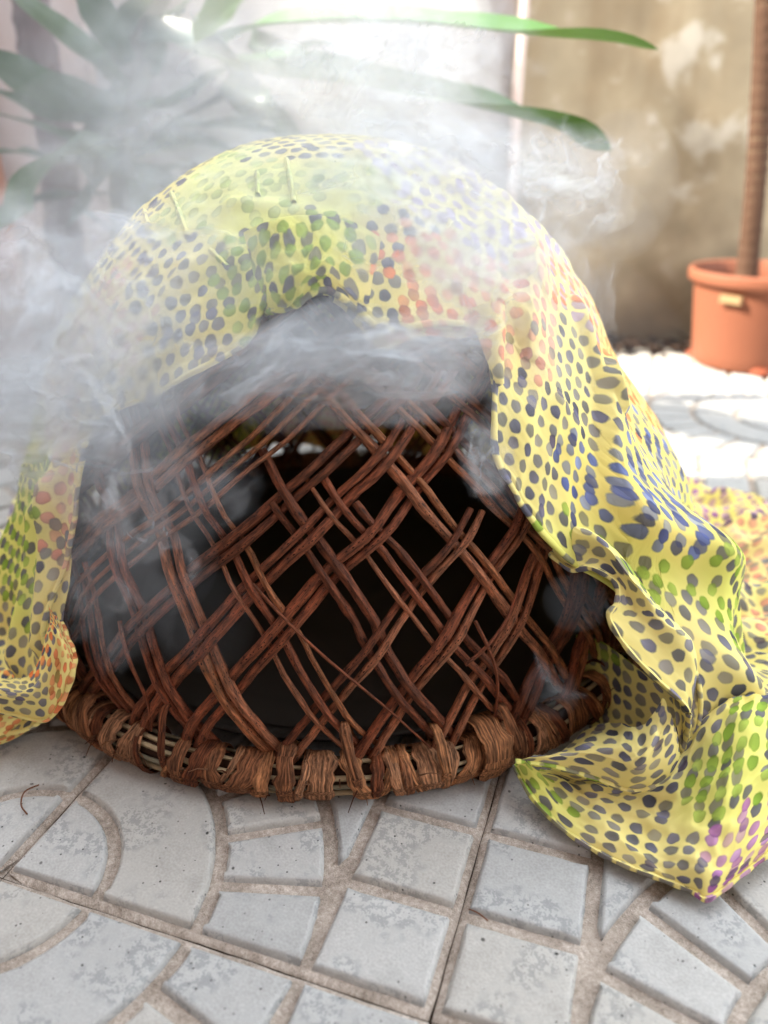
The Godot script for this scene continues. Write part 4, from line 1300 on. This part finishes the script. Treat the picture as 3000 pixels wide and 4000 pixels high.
func edge_points(n: int) -> PackedVector2Array:
	var c := PackedVector2Array()
	for k in range(0, EDGE.size(), 2):
		c.append(Vector2(EDGE[k], EDGE[k + 1]))
	var total := 0.0
	var lens := []
	for k in c.size():
		lens.append(total)
		total += c[k].distance_to(c[(k + 1) % c.size()])
	var out := PackedVector2Array()
	var at := 0
	for k in n:
		var want := total * k / n
		while at + 1 < c.size() and lens[at + 1] <= want:
			at += 1
		var m := c.size()
		var f: float = (want - lens[at]) / c[at].distance_to(c[(at + 1) % m])
		out.append(c[at].cubic_interpolate(c[(at + 1) % m], c[(at + m - 1) % m], c[(at + 2) % m], f).lerp(c[at].lerp(c[(at + 1) % m], f), 0.3))
	return out


func patch(rows: Array, nu: int, nv: int, u0: Vector2, du: Vector2, dv: Vector2, rough: float, base: Vector3) -> ArrayMesh:   # smooth sheet through rows of points
	var v := PackedVector3Array()
	var uv := PackedVector2Array()
	for i in nu:
		var fu := float(i) / (nu - 1)
		var col := []
		for row in rows:
			col.append(spline(row, fu))
		for j in nv:
			var fv := float(j) / (nv - 1)
			var p := spline(col, fv)
			var e := minf(fv * 6.0, 1.0)
			p.y += rough * e * (0.6 * ridged.get_noise_2d(fu * 2.2 + 7.0, fv * 1.6) + 0.5 * broad.get_noise_2d(fu * 5.0, fv * 4.0))
			p.y = maxf(p.y, 0.003)
			v.append(p - base)
			uv.append(cloth_uv(u0 + du * fu + dv * fv))
	return grid_mesh(v, nu, nv, uv)


func hem_tube(pts: Array, r: float, uv_at: Array) -> ArrayMesh:
	var rad := []
	for k in pts.size():
		rad.append(r * (1.0 + 0.15 * sin(k * 0.7)))
	var m := tube(pts, rad, 8, 1.0, false, 0.75)
	var arr := m.surface_get_arrays(0)
	var uv: PackedVector2Array = arr[Mesh.ARRAY_TEX_UV]
	for k in uv.size():
		var i := mini(k / 9, uv_at.size() - 1)
		uv[k] = cloth_uv(uv_at[i] + Vector2(0, 0.006 * (k % 9) / 8.0))
	arr[Mesh.ARRAY_TEX_UV] = uv
	var out := ArrayMesh.new()
	out.add_surface_from_arrays(Mesh.PRIMITIVE_TRIANGLES, arr)
	return out


func make_cloth() -> void:
	var base := Vector3(AX, 0, AZ)
	var t := root("dotted_cloth", base)
	tag(t, "yellow cloth printed with grey, green and orange dots, draped over the basket", "cloth")
	var nu := 560
	var nv := 215
	var edge := edge_points(nu)
	var v := PackedVector3Array()
	var uv := PackedVector2Array()
	for i in nu + 1:
		var e := edge[i % nu]
		for j in nv:
			var q := STAR + (e - STAR) * pow(float(j) / (nv - 1), 0.85)
			v.append(cloth_at(q, 0.0013 * (1.0 - ss(0.008, 0.0105, e.distance_to(q)))))
			uv.append(cloth_uv(q))
	part("sheet", grid_mesh(v, nu + 1, nv, uv), M.cloth, t)
	var hp := []
	var hu := []
	# rolled hem round the whole edge
	var pts := []
	var at := []
	for i in nu + 1:
		pts.append(v[i * nv + nv - 1])
		at.append(edge[i % nu])
	part("hem", hem_tube(pts, 0.0027, at), M.cloth, t)
	# sewn pin tucks on the crown
	for c in [[-0.029, 0.101, -0.020, 0.159], [-0.047, 0.180, -0.030, 0.233], [-0.019, 0.182, -0.006, 0.223], [-0.131, 0.085, -0.108, 0.164], [-0.160, 0.080, -0.143, 0.144], [-0.051, 0.117, -0.048, 0.148], [0.052, 0.105, 0.056, 0.14], [-0.085, 0.19, -0.07, 0.21]]:
		var p := []
		var pu := []
		var rad := []
		for k in 22:
			var q := Vector2(c[0], c[1]).lerp(Vector2(c[2], c[3]), k / 21.0)
			p.append(cloth_at(q, 0.0002))
			pu.append(q)
		part("pin_tuck", hem_tube(p, 0.0026, pu), M.cloth, t)
	# second layer showing under the front hem
	var lv := PackedVector3Array()
	var lu := PackedVector2Array()
	for k in 60:
		var f := k / 59.0
		var q := Vector2(lerpf(0.012, 0.148, f), 0.0)
		q.y = spline1([0.0, 0.019, 0.040, 0.055, 0.075, 0.101, 0.130, 0.150], [0.232, 0.238, 0.252, 0.259, 0.252, 0.241, 0.232, 0.228], q.x)
		var drop := 0.013 * sin(PI * clampf(f * 0.9 + 0.08, 0, 1)) * (1.0 + 0.4 * sin(f * 9.0))
		for j in 6:
			var w := j / 5.0
			var qq := q + q.normalized() * (drop * w)
			lv.append(cloth_at(qq, -0.005 - 0.003 * w))
			lu.append(cloth_uv(qq + Vector2(0.02, 0.0)))
	part("inner_layer", grid_mesh(lv, 60, 6, lu), M.cloth, t)
	# the crumpled tuck hanging over the middle of the opening
	part("front_tuck", patch(TUCK, 80, 60, Vector2(-0.075, 0.175), Vector2(0.11, 0), Vector2(0.0, 0.07), 0.006, base), M.cloth, t)
	hp = []
	hu = []
	for k in 70:
		var f := k / 69.0
		hp.append(spline(TUCK[TUCK.size() - 1], f) - base)
		hu.append(Vector2(-0.075 + 0.11 * f, 0.245))
	part("tuck_hem", hem_tube(hp, 0.0026, hu), M.cloth, t)
	# the corner turned out at the right of the opening
	var cv := PackedVector3Array()
	var cu := PackedVector2Array()
	for i in 24:
		var f := i / 23.0
		for j in 10:
			var w := j / 9.0
			var a := Vector2(0.120, 0.229).lerp(Vector2(0.1545, 0.275), f)
			var b := Vector2(0.150, 0.214).lerp(Vector2(0.160, 0.27), f)
			var q := a.lerp(b, w)
			var up := 0.004 + 0.011 * sin(PI * w * 0.85) * (1.0 - f * 0.8)
			cv.append(cloth_at(q, up))
			cu.append(cloth_uv(q))
	part("turned_corner", grid_mesh(cv, 24, 10, cu), M.cloth, t)
	# the lower end lying on the tiles
	part("floor_flap", patch(FLAP, 150, 90, Vector2(0.47, 0.50), Vector2(0.22, 0), Vector2(0.0, 0.165), 0.009, base), M.cloth, t)
	hp = []
	hu = []
	for k in 120:
		var f := k / 119.0
		hp.append(spline(FLAP[0], f) - base + Vector3(0, 0.001, 0))
		hu.append(Vector2(0.47 + 0.22 * f, 0.498))
	part("flap_hem", hem_tube(hp, 0.0025, hu), M.cloth, t)
	part("upper_fold", patch(UPPER, 70, 50, Vector2(0.48, 0.62), Vector2(0.10, 0), Vector2(0.0, 0.09), 0.004, base), M.cloth, t)
	hp = []
	hu = []
	for k in 60:
		var f := k / 59.0
		hp.append(spline(UPPER[0], f * 0.72) - base)
		hu.append(Vector2(0.46 + 0.10 * f, 0.56 - 0.05 * f))
	part("fold_hem", hem_tube(hp, 0.0026, hu), M.cloth, t)
	# the lapel folded back along the right of the opening
	part("lapel", patch(LAPEL, 120, 40, Vector2(0.36, 0.375), Vector2(0.165, 0), Vector2(0.0, -0.062), 0.004, base), M.cloth, t)
	hp = []
	hu = []
	for k in 110:
		var f := k / 109.0
		hp.append(spline(LAPEL[0], f) - base)
		hu.append(Vector2(0.36 + 0.165 * f, 0.377))
	part("lapel_hem", hem_tube(hp, 0.0026, hu), M.cloth, t)
	part("left_fold", patch(LEFTFOLD, 90, 40, Vector2(-0.74, 0.56), Vector2(0.2, 0), Vector2(0.0, 0.09), 0.004, base), M.cloth, t)
	hp = []
	hu = []
	for k in 80:
		var f := k / 79.0
		hp.append(spline(LEFTFOLD[0], f) - base)
		hu.append(Vector2(-0.74 + 0.2 * f, 0.558))
	part("left_hem", hem_tube(hp, 0.0026, hu), M.cloth, t)
	part("inner_fold", patch(INNER, 80, 60, Vector2(0.40, 0.30), Vector2(0.13, 0), Vector2(0.0, 0.12), 0.004, base), M.cloth, t)
	hp = []
	hu = []
	for k in 70:
		var f := k / 69.0
		var side := []
		for row in INNER:
			side.append(row[row.size() - 1])
		hp.append(spline(side, f) - base)
		hu.append(Vector2(0.53, 0.30 + 0.12 * f))
	part("inner_hem", hem_tube(hp, 0.0026, hu), M.cloth, t)
	# the rolled bundle at the left foot of the basket
	var roll := [
		[Vector3(-0.62, 0.012, -0.50), Vector3(-0.48, 0.008, -0.47), Vector3(-0.36, 0.007, -0.475), Vector3(-0.305, 0.007, -0.49), Vector3(-0.285, 0.008, -0.515)],
		[Vector3(-0.62, 0.045, -0.485), Vector3(-0.48, 0.036, -0.458), Vector3(-0.36, 0.030, -0.465), Vector3(-0.302, 0.026, -0.485), Vector3(-0.28, 0.022, -0.515)],
		[Vector3(-0.62, 0.060, -0.53), Vector3(-0.48, 0.052, -0.50), Vector3(-0.36, 0.042, -0.50), Vector3(-0.305, 0.036, -0.51), Vector3(-0.285, 0.03, -0.53)],
		[Vector3(-0.62, 0.05, -0.60), Vector3(-0.48, 0.045, -0.57), Vector3(-0.37, 0.04, -0.56), Vector3(-0.325, 0.03, -0.56), Vector3(-0.31, 0.02, -0.56)]]
	part("floor_roll", patch(roll, 70, 40, Vector2(-0.74, 0.52), Vector2(0.24, 0), Vector2(0.0, 0.14), 0.005, base), M.cloth, t)


# ============================ small things, smoke ============================

func make_small_things() -> void:
	var pan := root("fire_pan", Vector3(AX, 0.0, AZ))
	tag(pan, "wide soot black pan of ash on the floor inside the twig basket", "fire pan")
	part("bowl", lathe([Vector2(0.0, 0.004), Vector2(0.20, 0.003), Vector2(0.262, 0.006), Vector2(0.276, 0.018), Vector2(0.279, 0.022), Vector2(0.276, 0.024), Vector2(0.270, 0.020), Vector2(0.258, 0.011), Vector2(0.20, 0.008), Vector2(0.0, 0.008)], 72), M.soot, pan)
	var bed := []
	for k in 14:
		var x := 0.255 * k / 13.0
		bed.append(Vector2(x, 0.011 + 0.012 * (1.0 - ss(0.02, 0.2, x)) + 0.003 * sin(k * 2.1)))
	part("ash", lathe(bed, 48), M.soot, pan)
	var fp := [Vector3(-0.262, 0.001, -0.452), Vector3(-0.268, 0.004, -0.442), Vector3(-0.266, 0.003, -0.430), Vector3(-0.259, 0.0012, -0.423)]
	var pts := []
	var rad := []
	for k in 16:
		pts.append(spline(fp, k / 15.0))
		rad.append(0.0006)
	tag(part("bark_fibre", tube(pts, rad, 5), M.fibre), "thin curled bark fibre lying on the tile left of the basket", "fibre")
	pts = []
	rad = []
	for k in 8:
		pts.append(Vector3(0.054 + 0.011 * k / 7.0, 0.0012 + 0.002 * sin(k * 0.4), -0.345 + 0.009 * k / 7.0))
		rad.append(0.0005)
	tag(part("bark_fibre", tube(pts, rad, 5), M.fibre), "short dark splinter on a groove between the front tiles", "fibre")
	# dry litter along the foot of the wall
	var st := SurfaceTool.new()
	var r := RandomNumberGenerator.new()
	r.seed = 31
	var lf := leaf_mesh([Vector3(0, 0, 0), Vector3(0.02, 0.006, 0), Vector3(0.045, 0.004, 0.006)], 0.02, 3)
	for k in 150:
		var x := r.randf_range(0.22, 0.78)
		var z := -1.86 + absf(r.randfn(0.0, 0.045))
		var b := Basis(Vector3(r.randf_range(-1, 1), 2.0, r.randf_range(-1, 1)).normalized(), r.randf() * TAU).scaled(Vector3(1.0, 0.6, 1.0) * r.randf_range(0.5, 1.5))
		st.append_from(lf, 0, Transform3D(b, Vector3(x, 0.003 + r.randf() * 0.012 * (1.0 - (z + 1.86) * 3.0), z)))
	var litter := part("dry_leaves", st.commit(), M.litter)
	litter.set_meta("kind", "stuff")
	tag(litter, "dark dry leaf litter along the foot of the stained wall", "leaf litter")
	# black wire rack behind the basket, seen through the twigs
	var rack := root("wire_rack", Vector3(-0.05, 0.0, -1.16))
	tag(rack, "small black wire rack seen through the twigs behind the basket", "rack")
	for k in 9:
		var y := 0.012 + k * 0.008
		part("wire", tube([Vector3(-0.06, y, 0.0), Vector3(0, y, 0.0), Vector3(0.09, y, 0.0)], [0.0012, 0.0012, 0.0012], 6), M.black, rack)
	for x in [-0.06, 0.015, 0.09]:
		part("upright", tube([Vector3(x, 0.0, 0.002), Vector3(x, 0.045, 0.002), Vector3(x, 0.09, 0.002)], [0.0022, 0.0022, 0.0022], 6), M.black, rack)


func make_smoke() -> void:
	var s := root("smoke")
	s.set_meta("kind", "stuff")
	s.set_meta("label", "pale drifting smoke pouring from under the cloth and over the basket")
	s.set_meta("category", "smoke")
	for k in SMOKE.size():
		var e = SMOKE[k]
		var f := FogVolume.new()
		f.name = "puff"
		f.shape = RenderingServer.FOG_VOLUME_SHAPE_ELLIPSOID
		f.position = e[0]
		f.size = e[1]
		f.rotation = Vector3(0.25 * sin(k * 1.7), 0.3 * sin(k * 2.9), deg_to_rad(e[2]))
		var m := FogMaterial.new()
		m.albedo = Color(1.0, 1.0, 1.0)
		m.density = e[3] * 0.34
		f.material = m
		s.add_child(f, true)
	var wm := plain(Color(0.96, 0.98, 1.0), 1.0)
	wm.transparency = BaseMaterial3D.TRANSPARENCY_ALPHA
	wm.vertex_color_use_as_albedo = true
	wm.cull_mode = BaseMaterial3D.CULL_DISABLED
	wm.backlight_enabled = true
	wm.backlight = Color(1.0, 1.0, 1.0)
	for k in WISPS.size():
		part("wisp", wisp_mesh(WISPS[k][1], WISPS[k][0], WISPS[k][2], k), wm, s)
	for k in BILLOWS.size():
		var b = BILLOWS[k]
		var o := part("billow", billow_mesh(b[1], b[3], k, b[4]), wm, s, b[0])
		var roll := clampf(0.25 / b[1].x, 0.2, 1.0)
		o.rotation = Vector3(0.2 * roll * sin(k * 1.3), 0.35 * roll * sin(k * 2.3), deg_to_rad(b[2]))


func billow_mesh(size: Vector2, strength: float, k: int, detail: float) -> ArrayMesh:      # a rolling veil of smoke, uneven and thinning out to nothing all round
	var nx := 72
	var ny := 56
	var v := PackedVector3Array()
	var col := PackedColorArray()
	var idx := PackedInt32Array()
	for i in nx:
		for j in ny:
			var x := i / float(nx - 1) * 2.0 - 1.0
			var y := j / float(ny - 1) * 2.0 - 1.0
			var warp := Vector2(broad.get_noise_2d(x * 1.1 + k * 5.0, y * 1.1), broad.get_noise_2d(x * 1.1, y * 1.1 + k * 5.0 + 31.0))
			var p := Vector2(x, y) + warp * 0.5
			var z := 0.30 * minf(size.x, 0.28) * lerpf(0.3, 1.0, detail) * (0.6 * fine.get_noise_2d(x * 0.9 + k * 3.0, y * 0.9) + 0.4 * fine.get_noise_2d(x * 2.0, y * 2.0 + k * 3.0) + 0.35 * (x * x * sin(k * 2.0) + y * y * cos(k * 3.0)))
			v.append(Vector3(x * size.x * 0.5, y * size.y * 0.5, z))
			var fall := pow(clampf(1.0 - p.length_squared() * 1.05, 0.0, 1.0), 1.4) * ss(1.0, 0.8, maxf(absf(x), absf(y)))
			var streak := 0.62 + 0.45 * fine.get_noise_2d(p.x * 1.2 + k * 11.0, p.y * 2.2) + detail * 0.22 * fine.get_noise_2d(p.x * 2.6 + p.y + k * 7.0, p.y * 6.0) + detail * 0.09 * fine.get_noise_2d(p.x * 6.0 + k, p.y * 13.0)
			col.append(Color(1, 1, 1, clampf(strength * fall * clampf(streak, 0.08, 1.3), 0.0, 0.92)))
	for i in nx - 1:
		for j in ny - 1:
			var a := i * ny + j
			idx.append_array(PackedInt32Array([a, a + ny, a + ny + 1, a, a + ny + 1, a + 1]))
	return arrays_to_mesh(v, idx, PackedVector2Array(), col)


func wisp_mesh(p: Array, w: float, strength: float, k: int) -> ArrayMesh:      # a curling thin sheet of smoke, fading to its edges
	var n := 60
	var v := PackedVector3Array()
	var col := PackedColorArray()
	var idx := PackedInt32Array()
	var m := 11
	for i in n:
		var t := float(i) / (n - 1)
		var c := spline(p, t)
		var tan := (spline(p, minf(t + 0.02, 1.0)) - spline(p, maxf(t - 0.02, 0.0))).normalized()
		var side := tan.cross(Vector3(0.2 * sin(t * 7.0 + k), 0.3, 1.0).normalized()).normalized()
		var wid := w * (0.35 + 0.65 * sin(PI * t)) * (1.0 + 0.5 * fine.get_noise_2d(t * 4.0, k * 7.0))
		for j in m:
			var s := j / float(m - 1) * 2.0 - 1.0
			v.append(c + side * s * wid + Vector3(0, 0, 0.4 * wid * s * s + 0.3 * wid * fine.get_noise_2d(t * 6.0 + s, k * 3.0)))
			var a := strength * pow(sin(PI * t), 0.7) * pow(cos(s * PI / 2), 1.3) * clampf(0.75 + 0.7 * fine.get_noise_2d(t * 5.0 + k * 9.0, s * 2.0) + 0.5 * fine.get_noise_2d(t * 3.0, s * 7.0 + k), 0.0, 1.5)
			col.append(Color(1, 1, 1, clampf(a, 0.0, 0.9)))
	for i in n - 1:
		for j in m - 1:
			var a := i * m + j
			idx.append_array(PackedInt32Array([a, a + m, a + m + 1, a, a + m + 1, a + 1]))
	return arrays_to_mesh(v, idx, PackedVector2Array(), col)
